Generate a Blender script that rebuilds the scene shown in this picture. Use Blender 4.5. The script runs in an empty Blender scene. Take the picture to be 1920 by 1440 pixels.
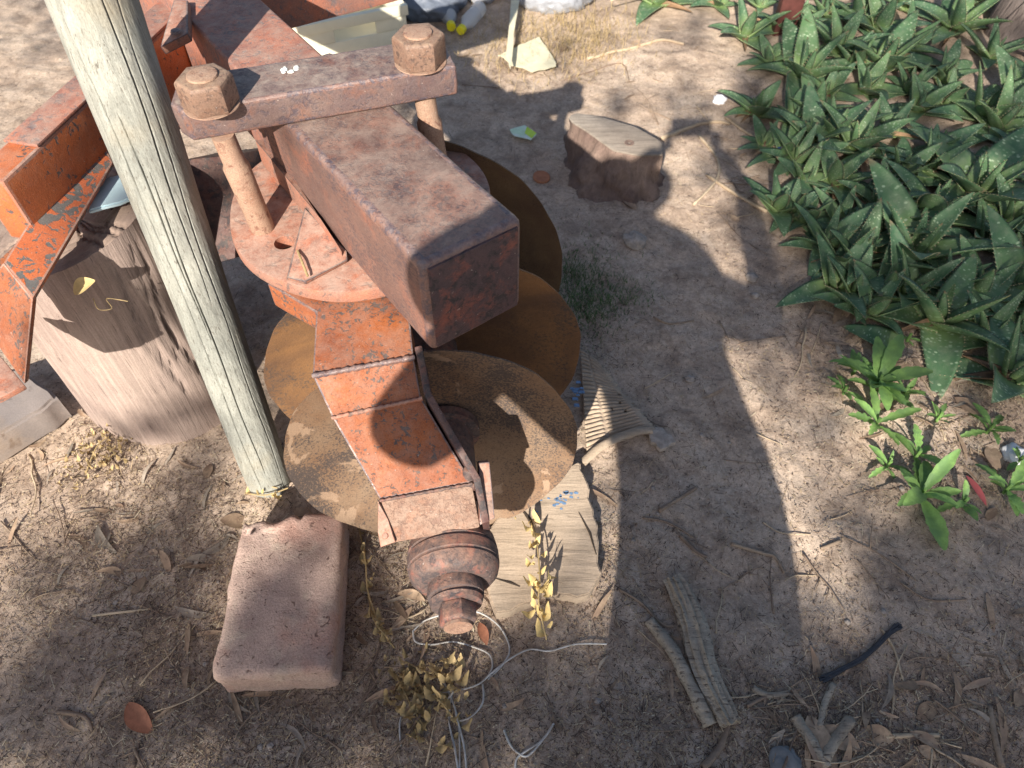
import bpy, bmesh, math, random
import numpy as np
from mathutils import Vector, Matrix

random.seed(11)
rng = np.random.default_rng(11)
PI = math.pi
scene = bpy.context.scene
COL = scene.collection

# ------------------------------------------------------------------ camera
PITCH = math.radians(52); CAMH = 1.6; FPX = 1400.0
cam_d = bpy.data.cameras.new('camera')
cam = bpy.data.objects.new('camera', cam_d)
COL.objects.link(cam)
cam.location = (0, 0, CAMH)
cam.rotation_euler = (math.radians(90) - PITCH, 0, 0)
cam_d.sensor_width = 36
cam_d.lens = 36 * FPX / 1920
cam_d.clip_start = 0.02
cam_d.clip_end = 500
cam_d.dof.use_dof = True
cam_d.dof.focus_distance = 1.45
cam_d.dof.aperture_fstop = 5.0
scene.camera = cam

# ------------------------------------------------------------------ light
SUN_EL = math.radians(32); SUN_AZ = math.radians(15)   # shadows run towards +Y and a little +X
SUN = Vector((-math.sin(SUN_AZ) * math.cos(SUN_EL), -math.cos(SUN_AZ) * math.cos(SUN_EL), math.sin(SUN_EL)))
world = bpy.data.worlds.new('World'); scene.world = world
world.use_nodes = True
wn = world.node_tree
sky = wn.nodes.new('ShaderNodeTexSky'); sky.sky_type = 'NISHITA'; sky.sun_disc = False
sky.sun_elevation = SUN_EL
sky.sun_rotation = math.atan2(SUN.x, SUN.y)
sky.dust_density = 1.5
bg = wn.nodes['Background']; bg.inputs['Strength'].default_value = 0.07
wn.links.new(sky.outputs[0], bg.inputs['Color'])
sl = bpy.data.lights.new('sun', 'SUN'); sl.energy = 5.0; sl.angle = math.radians(0.53); sl.color = (1.0, 0.93, 0.82)
so = bpy.data.objects.new('sun', sl); COL.objects.link(so)
so.rotation_euler = SUN.to_track_quat('Z', 'Y').to_euler()
so.location = (-3, -8, 8)
scene.view_settings.view_transform = 'Standard'
scene.view_settings.look = 'None'
scene.view_settings.gamma = 1
scene.view_settings.use_curve_mapping = False
scene.view_settings.exposure = 0.93

# ------------------------------------------------------------------ numbers
_F = Vector((0, math.cos(PITCH), -math.sin(PITCH))); _U = Vector((0, math.sin(PITCH), math.cos(PITCH)))
def P(px, py, z=0.0):
    """the place at height z that the photograph shows at (px, py)"""
    r = _F + Vector((1, 0, 0)) * ((px - 960) / FPX) + _U * ((720 - py) / FPX)
    t = (z - CAMH) / r.z
    return Vector((r.x * t, r.y * t, z))

def _hash(ix, iy, s):
    h = (ix * 374761393 + iy * 668265263 + s * 1442695041) & 0xffffffff
    h = ((h ^ (h >> 13)) * 1274126177) & 0xffffffff
    return ((h ^ (h >> 16)) & 0xffff) / 65535.0
def vnoise(x, y, s=0):
    x = np.asarray(x, float); y = np.asarray(y, float)
    ix = np.floor(x).astype(np.int64); iy = np.floor(y).astype(np.int64)
    fx = x - ix; fy = y - iy
    fx = fx * fx * (3 - 2 * fx); fy = fy * fy * (3 - 2 * fy)
    a = _hash(ix, iy, s); b = _hash(ix + 1, iy, s); c = _hash(ix, iy + 1, s); d = _hash(ix + 1, iy + 1, s)
    return (a * (1 - fx) + b * fx) * (1 - fy) + (c * (1 - fx) + d * fx) * fy
def fbm(x, y, o=4, s=0):
    t = 0; a = 0.5; k = 1.0
    for i in range(o):
        t = t + a * (vnoise(np.asarray(x) * k, np.asarray(y) * k, s + i) - 0.5); a *= 0.5; k *= 2.03
    return t
def gh(x, y):
    x = np.asarray(x, float); y = np.asarray(y, float)
    h = 0.055 * fbm(x * 1.3 + 5, y * 1.3 + 9, 3, 1) + 0.026 * fbm(x * 9, y * 9, 4, 7)
    h = h + 0.006 * fbm(x * 38, y * 38, 2, 17)
    # the trodden path is a little lower than the planted edge on the right
    e = np.clip((x - (0.62 + 0.25 * y * 0.3)) / 0.35, 0, 1)
    h = h + 0.035 * e * e * (3 - 2 * e)
    return h
def G(px, py, dz=0.0):
    p = P(px, py, 0)
    for _ in range(4):
        p = P(px, py, float(gh(p.x, p.y)))
    p.z += dz
    return p

# ------------------------------------------------------------------ materials
def mk(name):
    m = bpy.data.materials.new(name); m.use_nodes = True
    nt = m.node_tree; b = nt.nodes['Principled BSDF']
    return m, nt, b
def setin(nt, sock, v):
    if hasattr(v, 'is_output') or isinstance(v, bpy.types.NodeSocket): nt.links.new(v, sock)
    elif v is not None:
        if isinstance(v, (tuple, list)) and len(v) == 3 and sock.type == 'RGBA': v = (*v, 1)
        sock.default_value = v
def coord(nt, kind='Object', scale=(1, 1, 1), rot=(0, 0, 0), rand=True):
    t = nt.nodes.new('ShaderNodeTexCoord'); mp = nt.nodes.new('ShaderNodeMapping')
    nt.links.new(t.outputs[kind], mp.inputs[0])
    mp.inputs['Scale'].default_value = scale; mp.inputs['Rotation'].default_value = rot
    if rand:
        oi = nt.nodes.new('ShaderNodeObjectInfo'); c = nt.nodes.new('ShaderNodeCombineXYZ')
        mm = nt.nodes.new('ShaderNodeMath'); mm.operation = 'MULTIPLY'; mm.inputs[1].default_value = 37.0
        nt.links.new(oi.outputs['Random'], mm.inputs[0])
        for i in range(3): nt.links.new(mm.outputs[0], c.inputs[i])
        nt.links.new(c.outputs[0], mp.inputs['Location'])
    return mp.outputs[0]
def noise(nt, vec, scale, detail=4, rough=0.55, dist=0.0):
    n = nt.nodes.new('ShaderNodeTexNoise'); nt.links.new(vec, n.inputs['Vector'])
    n.inputs['Scale'].default_value = scale; n.inputs['Detail'].default_value = detail
    n.inputs['Roughness'].default_value = rough; n.inputs['Distortion'].default_value = dist
    return n.outputs['Fac']
def voro(nt, vec, scale, feature='F1', out='Distance', rnd=1.0):
    n = nt.nodes.new('ShaderNodeTexVoronoi'); nt.links.new(vec, n.inputs['Vector'])
    n.feature = feature; n.inputs['Scale'].default_value = scale; n.inputs['Randomness'].default_value = rnd
    return n.outputs[out]
def ramp(nt, fac, stops, interp='LINEAR'):
    r = nt.nodes.new('ShaderNodeValToRGB'); nt.links.new(fac, r.inputs[0])
    cr = r.color_ramp; cr.interpolation = interp
    while len(cr.elements) < len(stops): cr.elements.new(0.5)
    for e, (p, c) in zip(cr.elements, stops):
        e.position = p; e.color = (*c, 1) if isinstance(c, (tuple, list)) else (c, c, c, 1)
    return r.outputs[0]
def mix(nt, fac, a, b, blend='MIX'):
    n = nt.nodes.new('ShaderNodeMix'); n.data_type = 'RGBA'; n.blend_type = blend
    setin(nt, n.inputs[0], fac); setin(nt, n.inputs[6], a); setin(nt, n.inputs[7], b)
    return n.outputs[2]
def mth(nt, op, a, b=None, clamp=False):
    n = nt.nodes.new('ShaderNodeMath'); n.operation = op; n.use_clamp = clamp
    setin(nt, n.inputs[0], a)
    if b is not None: setin(nt, n.inputs[1], b)
    return n.outputs[0]
def bump(nt, h, strength=0.5, dist=0.002, normal=None):
    n = nt.nodes.new('ShaderNodeBump'); n.inputs['Strength'].default_value = strength
    n.inputs['Distance'].default_value = dist; nt.links.new(h, n.inputs['Height'])
    if normal is not None: nt.links.new(normal, n.inputs['Normal'])
    return n.outputs[0]
def upness(nt):
    g = nt.nodes.new('ShaderNodeNewGeometry'); s = nt.nodes.new('ShaderNodeSeparateXYZ')
    nt.links.new(g.outputs['Normal'], s.inputs[0]); return s.outputs[2]
def objrand(nt):
    return nt.nodes.new('ShaderNodeObjectInfo').outputs['Random']

def painted_metal(name, c1, c2, chip, chip_lo=0.56, chip_hi=0.62, chip_scale=60, big=7, dust=(0.42, 0.32, 0.26), dust_amt=0.5,
                  rust=(0.16, 0.06, 0.03), rust_amt=0.45, rough=0.6, stretch=(1, 1, 1), rot=(0, 0, 0), spec=0.35, grit=0.5):
    m, nt, b = mk(name)
    v = coord(nt, scale=stretch, rot=rot); w = coord(nt)
    n1 = noise(nt, w, big, 6, 0.62, 0.6)
    col = mix(nt, ramp(nt, n1, [(0.35, 0.0), (0.65, 1.0)]), c1, c2)
    # worn / rusty zones, broken up finely
    n2 = noise(nt, w, big * 1.7, 9, 0.72, 0.4)
    rz = mth(nt, 'MULTIPLY', ramp(nt, n2, [(0.5, 0.0), (0.66, 1.0)]), rust_amt * 2, True)
    col = mix(nt, rz, col, rust)
    # chips down to dark steel
    n3 = noise(nt, v, chip_scale, 5, 0.65, 0.8); n3b = noise(nt, w, big * 2.3, 3, 0.5)
    cm = mth(nt, 'ADD', n3, mth(nt, 'MULTIPLY', mth(nt, 'SUBTRACT', n3b, 0.5), 0.45))
    cm = ramp(nt, cm, [(chip_lo, 0.0), (chip_hi, 1.0)])
    col = mix(nt, cm, col, chip)
    # fine grain
    n4 = noise(nt, v, 420, 3, 0.6)
    col = mix(nt, 1.0, col, ramp(nt, n4, [(0.3, 0.72), (0.7, 1.22)]), 'MULTIPLY')
    # settled dust on top faces
    up = upness(nt)
    n5 = noise(nt, v, big * 4, 7, 0.75, 0.3)
    d = mth(nt, 'MULTIPLY', ramp(nt, up, [(0.25, 0.15), (0.9, 1.0)]), ramp(nt, n5, [(0.38, 0.0), (0.68, 1.0)]))
    col = mix(nt, mth(nt, 'MULTIPLY', d, dust_amt), col, dust)
    # pale specks
    n6 = noise(nt, v, 190, 2, 0.5)
    col = mix(nt, ramp(nt, n6, [(0.70, 0.0), (0.78, 0.55)]), col, (0.55, 0.47, 0.42))
    setin(nt, b.inputs['Base Color'], col)
    setin(nt, b.inputs['Roughness'], ramp(nt, n3, [(0.3, rough - 0.14), (0.7, min(rough + 0.22, 1.0))]))
    b.inputs['Specular IOR Level'].default_value = spec
    h = mth(nt, 'ADD', mth(nt, 'MULTIPLY', n4, 0.35), mth(nt, 'ADD', mth(nt, 'MULTIPLY', cm, -0.5), mth(nt, 'MULTIPLY', n5, 1.2)))
    setin(nt, b.inputs['Normal'], bump(nt, h, grit, 0.0022))
    return m

M = {}
M['beam'] = painted_metal('worn_red_brown_paint', (0.20, 0.11, 0.088), (0.115, 0.068, 0.06), (0.085, 0.06, 0.065), 0.52, 0.66, 130, 5, dust=(0.38, 0.29, 0.24), dust_amt=0.65, rust=(0.36, 0.13, 0.075), rust_amt=0.30, stretch=(1, 1, 2.2), spec=0.4, grit=0.45, rough=0.55)
M['beam_edge'] = painted_metal('polished_worn_edge', (0.15, 0.09, 0.08), (0.23, 0.13, 0.105), (0.085, 0.065, 0.08), 0.46, 0.6, 90, 16, dust=(0.42, 0.33, 0.30), dust_amt=0.5, rust_amt=0.3, rough=0.42, spec=0.6)
M['end_shade'] = painted_metal('shade_dark_end', (0.085, 0.05, 0.055), (0.06, 0.042, 0.05), (0.035, 0.03, 0.035), 0.5, 0.62, 60, 9, dust=(0.2, .13, .12), dust_amt=0.3, rust=(0.33, 0.09, 0.05), rust_amt=0.28, rough=0.5)  # dark tone deepens the shade on the beam end; rust spots are its own
M['far_beam'] = painted_metal('faded_orange_beam', (0.37, 0.15, 0.10), (0.23, 0.125, 0.105), (0.16, 0.12, 0.12), 0.53, 0.66, 75, 8, dust_amt=0.6, rust=(0.48, 0.15, 0.08), rust_amt=0.4)
M['plate'] = painted_metal('rusty_clamp_steel', (0.165, 0.11, 0.098), (0.11, 0.07, 0.072), (0.085, 0.06, 0.07), 0.53, 0.66, 110, 9, dust=(0.43, 0.35, 0.29), dust_amt=0.7, rust=(0.24, 0.10, 0.06), rust_amt=0.3, rough=0.5, spec=0.5)
M['orange'] = painted_metal('orange_paint', (0.48, 0.135, 0.04), (0.36, 0.10, 0.04), (0.10, 0.075, 0.07), 0.60, 0.635, 55, 7, dust_amt=0.28, rust=(0.42, 0.20, 0.12), rust_amt=0.25, rough=0.5, spec=0.45)
M['orange_red'] = painted_metal('scuffed_orange_red_paint', (0.36, 0.11, 0.038), (0.24, 0.078, 0.04), (0.10, 0.075, 0.07), 0.575, 0.60, 110, 9, dust_amt=0.28, rust=(0.30, 0.13, 0.08), rust_amt=0.45, rough=0.62, spec=0.25)
M['orange_chip'] = painted_metal('orange_paint_flaking_to_steel', (0.50, 0.13, 0.042), (0.42, 0.11, 0.045), (0.115, 0.11, 0.105), 0.485, 0.505, 42, 5, dust_amt=0.1, rust_amt=0.1, rough=0.5, spec=0.45, stretch=(1, 1, 1.0))
M['pink'] = painted_metal('sun_faded_pink_paint', (0.36, 0.155, 0.10), (0.28, 0.16, 0.125), (0.16, 0.105, 0.09), 0.56, 0.66, 50, 9, dust=(0.5, 0.36, 0.29), dust_amt=0.75, rust=(0.45, 0.14, 0.07), rust_amt=0.35, rough=0.7)
M['casting'] = painted_metal('sandy_cast_iron', (0.30, 0.195, 0.145), (0.24, 0.14, 0.10), (0.22, 0.13, 0.10), 0.52, 0.66, 120, 14, dust=(0.40, 0.31, 0.25), dust_amt=0.5, rust=(0.33, 0.14, 0.08), rust_amt=0.3, rough=0.8, grit=0.8)
M['rod'] = painted_metal('tan_rusted_rod', (0.36, 0.235, 0.165), (0.31, 0.19, 0.135), (0.20, 0.10, 0.07), 0.56, 0.68, 60, 14, dust_amt=0.3, rust=(0.27, 0.13, 0.08), rust_amt=0.3, rough=0.75)
M['nut'] = painted_metal('rusty_nut_steel', (0.25, 0.155, 0.11), (0.19, 0.115, 0.085), (0.09, 0.055, 0.045), 0.54, 0.66, 130, 22, dust=(0.44, 0.32, 0.22), dust_amt=0.6, rust_amt=0.3, rough=0.55, spec=0.5, grit=0.4)
M['hub'] = painted_metal('greasy_hub_steel', (0.085, 0.068, 0.068), (0.115, 0.082, 0.075), (0.05, 0.045, 0.05), 0.5, 0.62, 70, 16, dust=(0.40, 0.22, 0.15), dust_amt=0.65, rust=(0.30, 0.10, 0.07), rust_amt=0.35, rough=0.6)
M['dark_steel'] = painted_metal('dark_old_steel', (0.10, 0.045, 0.04), (0.075, 0.05, 0.05), (0.04, 0.035, 0.04), 0.5, 0.6, 50, 10, dust_amt=0.25, rust_amt=0.2)

def disc_material(name, base, base2, patina, amt, fine=230, scale=7, bare=None):
    m, nt, b = mk(name)
    v = coord(nt, rand=True)
    n1 = noise(nt, v, scale, 7, 0.65, 0.5)
    col = mix(nt, ramp(nt, n1, [(0.35, 0.0), (0.65, 1.0)]), base, base2)
    nf = noise(nt, v, fine, 4, 0.7); nb = noise(nt, v, scale * 0.55, 5, 0.6, 0.4)
    k = mth(nt, 'ADD', nf, mth(nt, 'MULTIPLY', mth(nt, 'SUBTRACT', nb, 0.5), 1.25))
    k = ramp(nt, k, [(amt, 0.0), (amt + 0.16, 1.0)])
    col = mix(nt, k, col, patina)
    if bare:
        nz = noise(nt, v, 6.3, 6, 0.6, 0.7)
        col = mix(nt, ramp(nt, nz, [(0.615, 0.0), (0.635, 0.85)]), col, bare)
    n4 = noise(nt, v, 500, 3, 0.6)
    col = mix(nt, 1.0, col, ramp(nt, n4, [(0.3, 0.8), (0.7, 1.2)]), 'MULTIPLY')
    setin(nt, b.inputs['Base Color'], col)
    setin(nt, b.inputs['Roughness'], ramp(nt, nf, [(0.3, 0.55), (0.7, 0.9)]))
    b.inputs['Specular IOR Level'].default_value = 0.35
    setin(nt, b.inputs['Normal'], bump(nt, mth(nt, 'ADD', nf, mth(nt, 'MULTIPLY', n1, 2.0)), 0.5, 0.0015))
    return m
M['disc_front'] = disc_material('speckled_rust_on_dark_disc', (0.185, 0.105, 0.06), (0.22, 0.15, 0.10), (0.07, 0.055, 0.05), 0.41, 210, 6, bare=(0.32, 0.22, 0.15))
M['disc_mid'] = disc_material('ochre_rust_disc', (0.25, 0.13, 0.058), (0.135, 0.075, 0.045), (0.085, 0.065, 0.055), 0.60, 150, 7)
M['disc_back'] = disc_material('brown_rust_disc', (0.20, 0.13, 0.07), (0.13, 0.08, 0.05), (0.055, 0.042, 0.04), 0.53, 260, 8)

def ground_material():
    m, nt, b = mk('dry_trodden_earth')
    v = coord(nt, rand=False)
    n1 = noise(nt, v, 1.7, 6, 0.6, 0.4)
    col = mix(nt, ramp(nt, n1, [(0.35, 0.0), (0.65, 1.0)]), (0.54, 0.42, 0.325), (0.41, 0.31, 0.24))
    n2 = noise(nt, v, 11, 8, 0.7, 0.5)
    col = mix(nt, ramp(nt, n2, [(0.46, 0.0), (0.62, 0.75)]), col, (0.255, 0.188, 0.142))
    col = mix(nt, ramp(nt, noise(nt, v, 5, 6, 0.7), [(0.50, 0.0), (0.66, 0.6)]), col, (0.64, 0.52, 0.415))
    n3 = noise(nt, v, 90, 6, 0.75)
    col = mix(nt, 1.0, col, ramp(nt, n3, [(0.3, 0.70), (0.7, 1.25)]), 'MULTIPLY')
    n4 = noise(nt, v, 480, 3, 0.6)
    col = mix(nt, 1.0, col, ramp(nt, n4, [(0.28, 0.72), (0.72, 1.25)]), 'MULTIPLY')
    # pale chaff specks and dark crumbs
    d1 = voro(nt, coord(nt, scale=(1, 1.7, 1), rot=(0, 0, 0.5), rand=False), 150)
    sel = noise(nt, v, 38, 3, 0.6)
    sp = mth(nt, 'MULTIPLY', ramp(nt, d1, [(0.16, 1.0), (0.26, 0.0)]), ramp(nt, sel, [(0.52, 0.0), (0.6, 1.0)]))
    col = mix(nt, mth(nt, 'MULTIPLY', sp, 0.5), col, (0.56, 0.45, 0.31))
    d2 = voro(nt, coord(nt, scale=(1.6, 1, 1), rot=(0, 0, -0.4), rand=False), 120)
    sp2 = mth(nt, 'MULTIPLY', ramp(nt, d2, [(0.14, 1.0), (0.22, 0.0)]), ramp(nt, noise(nt, v, 27, 2), [(0.5, 0.0), (0.6, 1.0)]))
    col = mix(nt, mth(nt, 'MULTIPLY', sp2, 0.65), col, (0.10, 0.07, 0.055))
    setin(nt, b.inputs['Base Color'], col)
    b.inputs['Roughness'].default_value = 0.95; b.inputs['Specular IOR Level'].default_value = 0.15
    h = mth(nt, 'ADD', mth(nt, 'MULTIPLY', n2, 2.2), mth(nt, 'ADD', n3, mth(nt, 'MULTIPLY', n4, 0.3)))
    h = mth(nt, 'ADD', h, mth(nt, 'MULTIPLY', sp2, -0.4))
    setin(nt, b.inputs['Normal'], bump(nt, h, 0.6, 0.005))
    return m
M['ground'] = ground_material()

def wood_material(name, c1, c2, dark, scale=(30, 30, 1.2), fine=7, axis_stains=None, rough=0.85, bumpd=0.002, crack=0.33, speck=0.0):
    m, nt, b = mk(name)
    v = coord(nt, scale=scale); w = coord(nt)
    n1 = noise(nt, v, 1.6, 6, 0.6, 0.6)
    n0 = noise(nt, w, 5, 5, 0.6)
    col = mix(nt, ramp(nt, n0, [(0.35, 0.0), (0.65, 1.0)]), c1, c2)
    col = mix(nt, 1.0, col, ramp(nt, n1, [(0.3, 0.72), (0.7, 1.15)]), 'MULTIPLY')
    n2 = noise(nt, v, fine, 4, 0.6, 0.3)
    col = mix(nt, ramp(nt, n2, [(crack - 0.05, 0.8), (crack + 0.05, 0.0)]), col, dark)
    if axis_stains: col = mix(nt, ramp(nt, noise(nt, w, 4, 4, 0.6), [(0.55, 0.0), (0.7, 0.5)]), col, axis_stains)
    col = mix(nt, 1.0, col, ramp(nt, noise(nt, w, 300, 3), [(0.3, 0.88), (0.7, 1.1)]), 'MULTIPLY')
    setin(nt, b.inputs['Base Color'], col)
    b.inputs['Roughness'].default_value = rough; b.inputs['Specular IOR Level'].default_value = 0.25
    setin(nt, b.inputs['Normal'], bump(nt, mth(nt, 'ADD', n1, mth(nt, 'MULTIPLY', n2, 0.8)), 0.6, bumpd))
    return m
M['post'] = wood_material('silvered_post_wood', (0.345, 0.345, 0.305), (0.245, 0.25, 0.225), (0.10, 0.085, 0.07), (60, 60, 1.3), 6, (0.34, 0.28, 0.19), crack=0.37, bumpd=0.003)
M['stump'] = wood_material('grey_brown_stump_wood', (0.40, 0.31, 0.265), (0.32, 0.245, 0.215), (0.11, 0.08, 0.07), (60, 60, 2.6), 5, crack=0.34, bumpd=0.003)
M['stump_top'] = wood_material('weathered_end_grain', (0.36, 0.27, 0.22), (0.26, 0.19, 0.155), (0.09, 0.06, 0.05), (9, 9, 9), 5, bumpd=0.004)
M['crack'] = wood_material('open_crack_in_wood', (0.06, 0.045, 0.035), (0.08, 0.06, 0.045), (0.03, 0.02, 0.02))
M['small_stump'] = wood_material('hacked_stump_side', (0.30, 0.215, 0.17), (0.15, 0.10, 0.085), (0.05, 0.035, 0.03), (30, 30, 9), 5, bumpd=0.008)
M['small_stump_top'] = wood_material('pale_cut_wood', (0.36, 0.31, 0.26), (0.27, 0.225, 0.185), (0.17, 0.13, 0.10), (8, 60, 8), 4, crack=0.36)
M['plank'] = wood_material('bleached_frayed_board', (0.52, 0.41, 0.31), (0.42, 0.325, 0.24), (0.20, 0.15, 0.11), (3.5, 26, 10), 5, (0.42, 0.33, 0.24), crack=0.34, bumpd=0.003)
M['slab'] = wood_material('grey_slab', (0.24, 0.21, 0.20), (0.30, 0.255, 0.23), (0.12, 0.09, 0.08), (4, 4, 4), 5, (0.40, 0.28, 0.17))
M['bark'] = wood_material('grey_rotten_bark', (0.44, 0.38, 0.30), (0.33, 0.275, 0.215), (0.07, 0.05, 0.04), (5, 40, 40), 4, crack=0.40, bumpd=0.006)
M['twig'] = wood_material('dry_twig', (0.34, 0.26, 0.19), (0.20, 0.14, 0.105), (0.08, 0.055, 0.045), (6, 40, 40), 3)
M['twig_pale'] = wood_material('pale_dry_twig', (0.55, 0.44, 0.31), (0.46, 0.35, 0.24), (0.22, 0.16, 0.12), (6, 40, 40), 3)
M['trunk'] = wood_material('tree_bark', (0.17, 0.14, 0.13), (0.12, 0.095, 0.085), (0.04, 0.03, 0.03), (22, 22, 3), 4, bumpd=0.012, crack=0.42)

def simple(name, col, rough=0.8, var=0.18, sc=30, spec=0.3, bumps=0.3, trans=0.0, var2=None, objvar=0.0, bd=0.001):
    m, nt, b = mk(name)
    w = coord(nt)
    n = noise(nt, w, sc, 6, 0.65)
    c = mix(nt, 1.0, col, ramp(nt, n, [(0.3, 1 - var), (0.7, 1 + var)]), 'MULTIPLY')
    if var2: c = mix(nt, ramp(nt, noise(nt, w, sc * 0.4, 4), [(0.45, 0.0), (0.62, 0.85)]), c, var2)
    if objvar:
        r = objrand(nt)
        c = mix(nt, 1.0, c, ramp(nt, r, [(0.0, 1 - objvar), (1.0, 1 + objvar)]), 'MULTIPLY')
    setin(nt, b.inputs['Base Color'], c); b.inputs['Roughness'].default_value = rough
    b.inputs['Specular IOR Level'].default_value = spec
    setin(nt, b.inputs['Normal'], bump(nt, n, bumps, bd))
    if trans:
        t = nt.nodes.new('ShaderNodeBsdfTranslucent'); setin(nt, t.inputs[0], c)
        mx = nt.nodes.new('ShaderNodeMixShader'); mx.inputs[0].default_value = trans
        nt.links.new(b.outputs[0], mx.inputs[1]); nt.links.new(t.outputs[0], mx.inputs[2])
        nt.links.new(mx.outputs[0], nt.nodes['Material Output'].inputs['Surface'])
    return m
M['dry_leaf'] = simple('dry_tan_leaf', (0.37, 0.265, 0.18), 0.8, 0.35, 60, objvar=0.35, trans=0.12, var2=(0.30, 0.2, 0.14))
M['dry_leaf_grey'] = simple('dry_grey_leaf', (0.31, 0.26, 0.21), 0.85, 0.3, 60, objvar=0.3, trans=0.1)
M['dry_leaf_red'] = simple('dry_russet_leaf', (0.40, 0.17, 0.10), 0.7, 0.25, 60, trans=0.15)
M['cream_leaf'] = simple('cream_dead_leaf', (0.72, 0.55, 0.25), 0.7, 0.15, 80, trans=0.2)
M['straw'] = simple('straw_dry_weed', (0.50, 0.37, 0.19), 0.8, 0.3, 60, trans=0.15, var2=(0.34, 0.26, 0.13))
M['weed'] = simple('fresh_weed_leaf', (0.22, 0.38, 0.11), 0.55, 0.25, 70, 0.4, trans=0.35, objvar=0.35, var2=(0.15, 0.27, 0.10))
M['grass'] = simple('short_green_grass', (0.10, 0.17, 0.06), 0.6, 0.3, 20, trans=0.2)
M['tree_leaf'] = simple('tree_leaf', (0.08, 0.12, 0.05), 0.6, 0.2, 20, trans=0.12)
M['rock'] = simple('pale_rock', (0.36, 0.31, 0.27), 0.9, 0.35, 60, bumps=0.8, bd=0.004)
M['rock_grey'] = simple('grey_stone', (0.20, 0.20, 0.20), 0.85, 0.2, 50, bumps=0.5, bd=0.002)
M['rock_white'] = simple('white_stone', (0.72, 0.72, 0.74), 0.7, 0.12, 50, bumps=0.5, bd=0.002)
M['wire'] = simple('galvanised_wire', (0.50, 0.49, 0.47), 0.4, 0.25, 90, 0.6, var2=(0.38, 0.34, 0.30))
M['cable'] = simple('black_frayed_cable', (0.035, 0.037, 0.045), 0.55, 0.3, 90, 0.5)
M['cream_plastic'] = simple('cream_plastic', (0.80, 0.75, 0.58), 0.45, 0.06, 12, 0.5, bumps=0.1)
M['grey_bag'] = simple('grey_plastic_sack', (0.30, 0.31, 0.34), 0.4, 0.25, 14, 0.5, bumps=0.8, bd=0.006)
M['dark_bag'] = simple('dark_blue_grey_sack', (0.13, 0.15, 0.19), 0.5, 0.3, 14, 0.4, bumps=0.8, bd=0.006)
M['paper'] = simple('cream_crumpled_paper', (0.74, 0.69, 0.50), 0.8, 0.12, 25, trans=0.1, bumps=0.5, bd=0.003)
M['yellow'] = simple('yellow_cap', (0.85, 0.75, 0.02), 0.4, 0.05, 20, 0.5, bumps=0.05)
M['pale_blue'] = simple('pale_blue_board', (0.50, 0.66, 0.72), 0.6, 0.08, 14)
M['wrap_green'] = simple('pale_green_wrapper', (0.55, 0.72, 0.50), 0.4, 0.2, 40, 0.5, var2=(0.78, 0.80, 0.78))
M['wrap_lime'] = simple('lime_print', (0.55, 0.75, 0.05), 0.4, 0.1, 40, 0.5)
M['blue'] = simple('blue_print', (0.03, 0.09, 0.30), 0.4, 0.15, 60, 0.5)
M['red_print'] = simple('red_print', (0.45, 0.05, 0.07), 0.4, 0.1, 60, 0.5)
M['white_print'] = simple('white_print', (0.7, 0.7, 0.75), 0.4, 0.1, 60, 0.5)
M['red_post'] = simple('dark_red_paint', (0.09, 0.03, 0.025), 0.6, 0.3, 30, 0.4)
M['cap_rust'] = simple('rusty_bottle_cap', (0.36, 0.15, 0.08), 0.7, 0.2, 60)
M['blue_stain'] = simple('faded_blue_paint', (0.16, 0.26, 0.42), 0.7, 0.3, 60)
M['lichen'] = simple('white_dropping', (0.72, 0.74, 0.70), 0.8, 0.2, 90)
M['cloth'] = simple('dark_jacket', (0.05, 0.06, 0.09), 0.9, 0.2, 30)
M['skin'] = simple('skin', (0.45, 0.28, 0.2), 0.6, 0.05, 30)
M['phone'] = simple('black_phone', (0.02, 0.02, 0.02), 0.3, 0.05, 30)

def clear_plastic():
    m, nt, b = mk('clear_scuffed_plastic')
    b.inputs['Base Color'].default_value = (0.8, 0.82, 0.82, 1); b.inputs['Roughness'].default_value = 0.25
    b.inputs['Alpha'].default_value = 0.45
    return m
M['clear'] = clear_plastic()

def brick_material():
    m, nt, b = mk('pink_adobe_brick')
    w = coord(nt, rand=False)
    n1 = noise(nt, w, 8, 7, 0.65, 0.4)
    col = mix(nt, ramp(nt, n1, [(0.36, 0.0), (0.62, 1.0)]), (0.52, 0.375, 0.315), (0.42, 0.305, 0.26))
    col = mix(nt, ramp(nt, noise(nt, w, 17, 8, 0.7), [(0.5, 0.0), (0.68, 0.8)]), col, (0.52, 0.41, 0.33))
    col = mix(nt, ramp(nt, noise(nt, w, 6, 5, 0.6), [(0.54, 0.0), (0.66, 0.6)]), col, (0.44, 0.235, 0.18))
    pm = ramp(nt, noise(nt, w, 75, 3, 0.6, 1.2), [(0.64, 0.0), (0.70, 1.0)])
    col = mix(nt, mth(nt, 'MULTIPLY', pm, 0.7), col, (0.14, 0.08, 0.065))
    n4 = noise(nt, w, 260, 4, 0.7)
    col = mix(nt, 1.0, col, ramp(nt, n4, [(0.3, 0.72), (0.7, 1.2)]), 'MULTIPLY')
    setin(nt, b.inputs['Base Color'], col); b.inputs['Roughness'].default_value = 0.95
    b.inputs['Specular IOR Level'].default_value = 0.15
    h = mth(nt, 'ADD', mth(nt, 'MULTIPLY', pm, -1.2), mth(nt, 'ADD', mth(nt, 'MULTIPLY', n4, 0.7), noise(nt, w, 60, 5, 0.7)))
    setin(nt, b.inputs['Normal'], bump(nt, h, 0.8, 0.004))
    return m
M['brick'] = brick_material()

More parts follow.
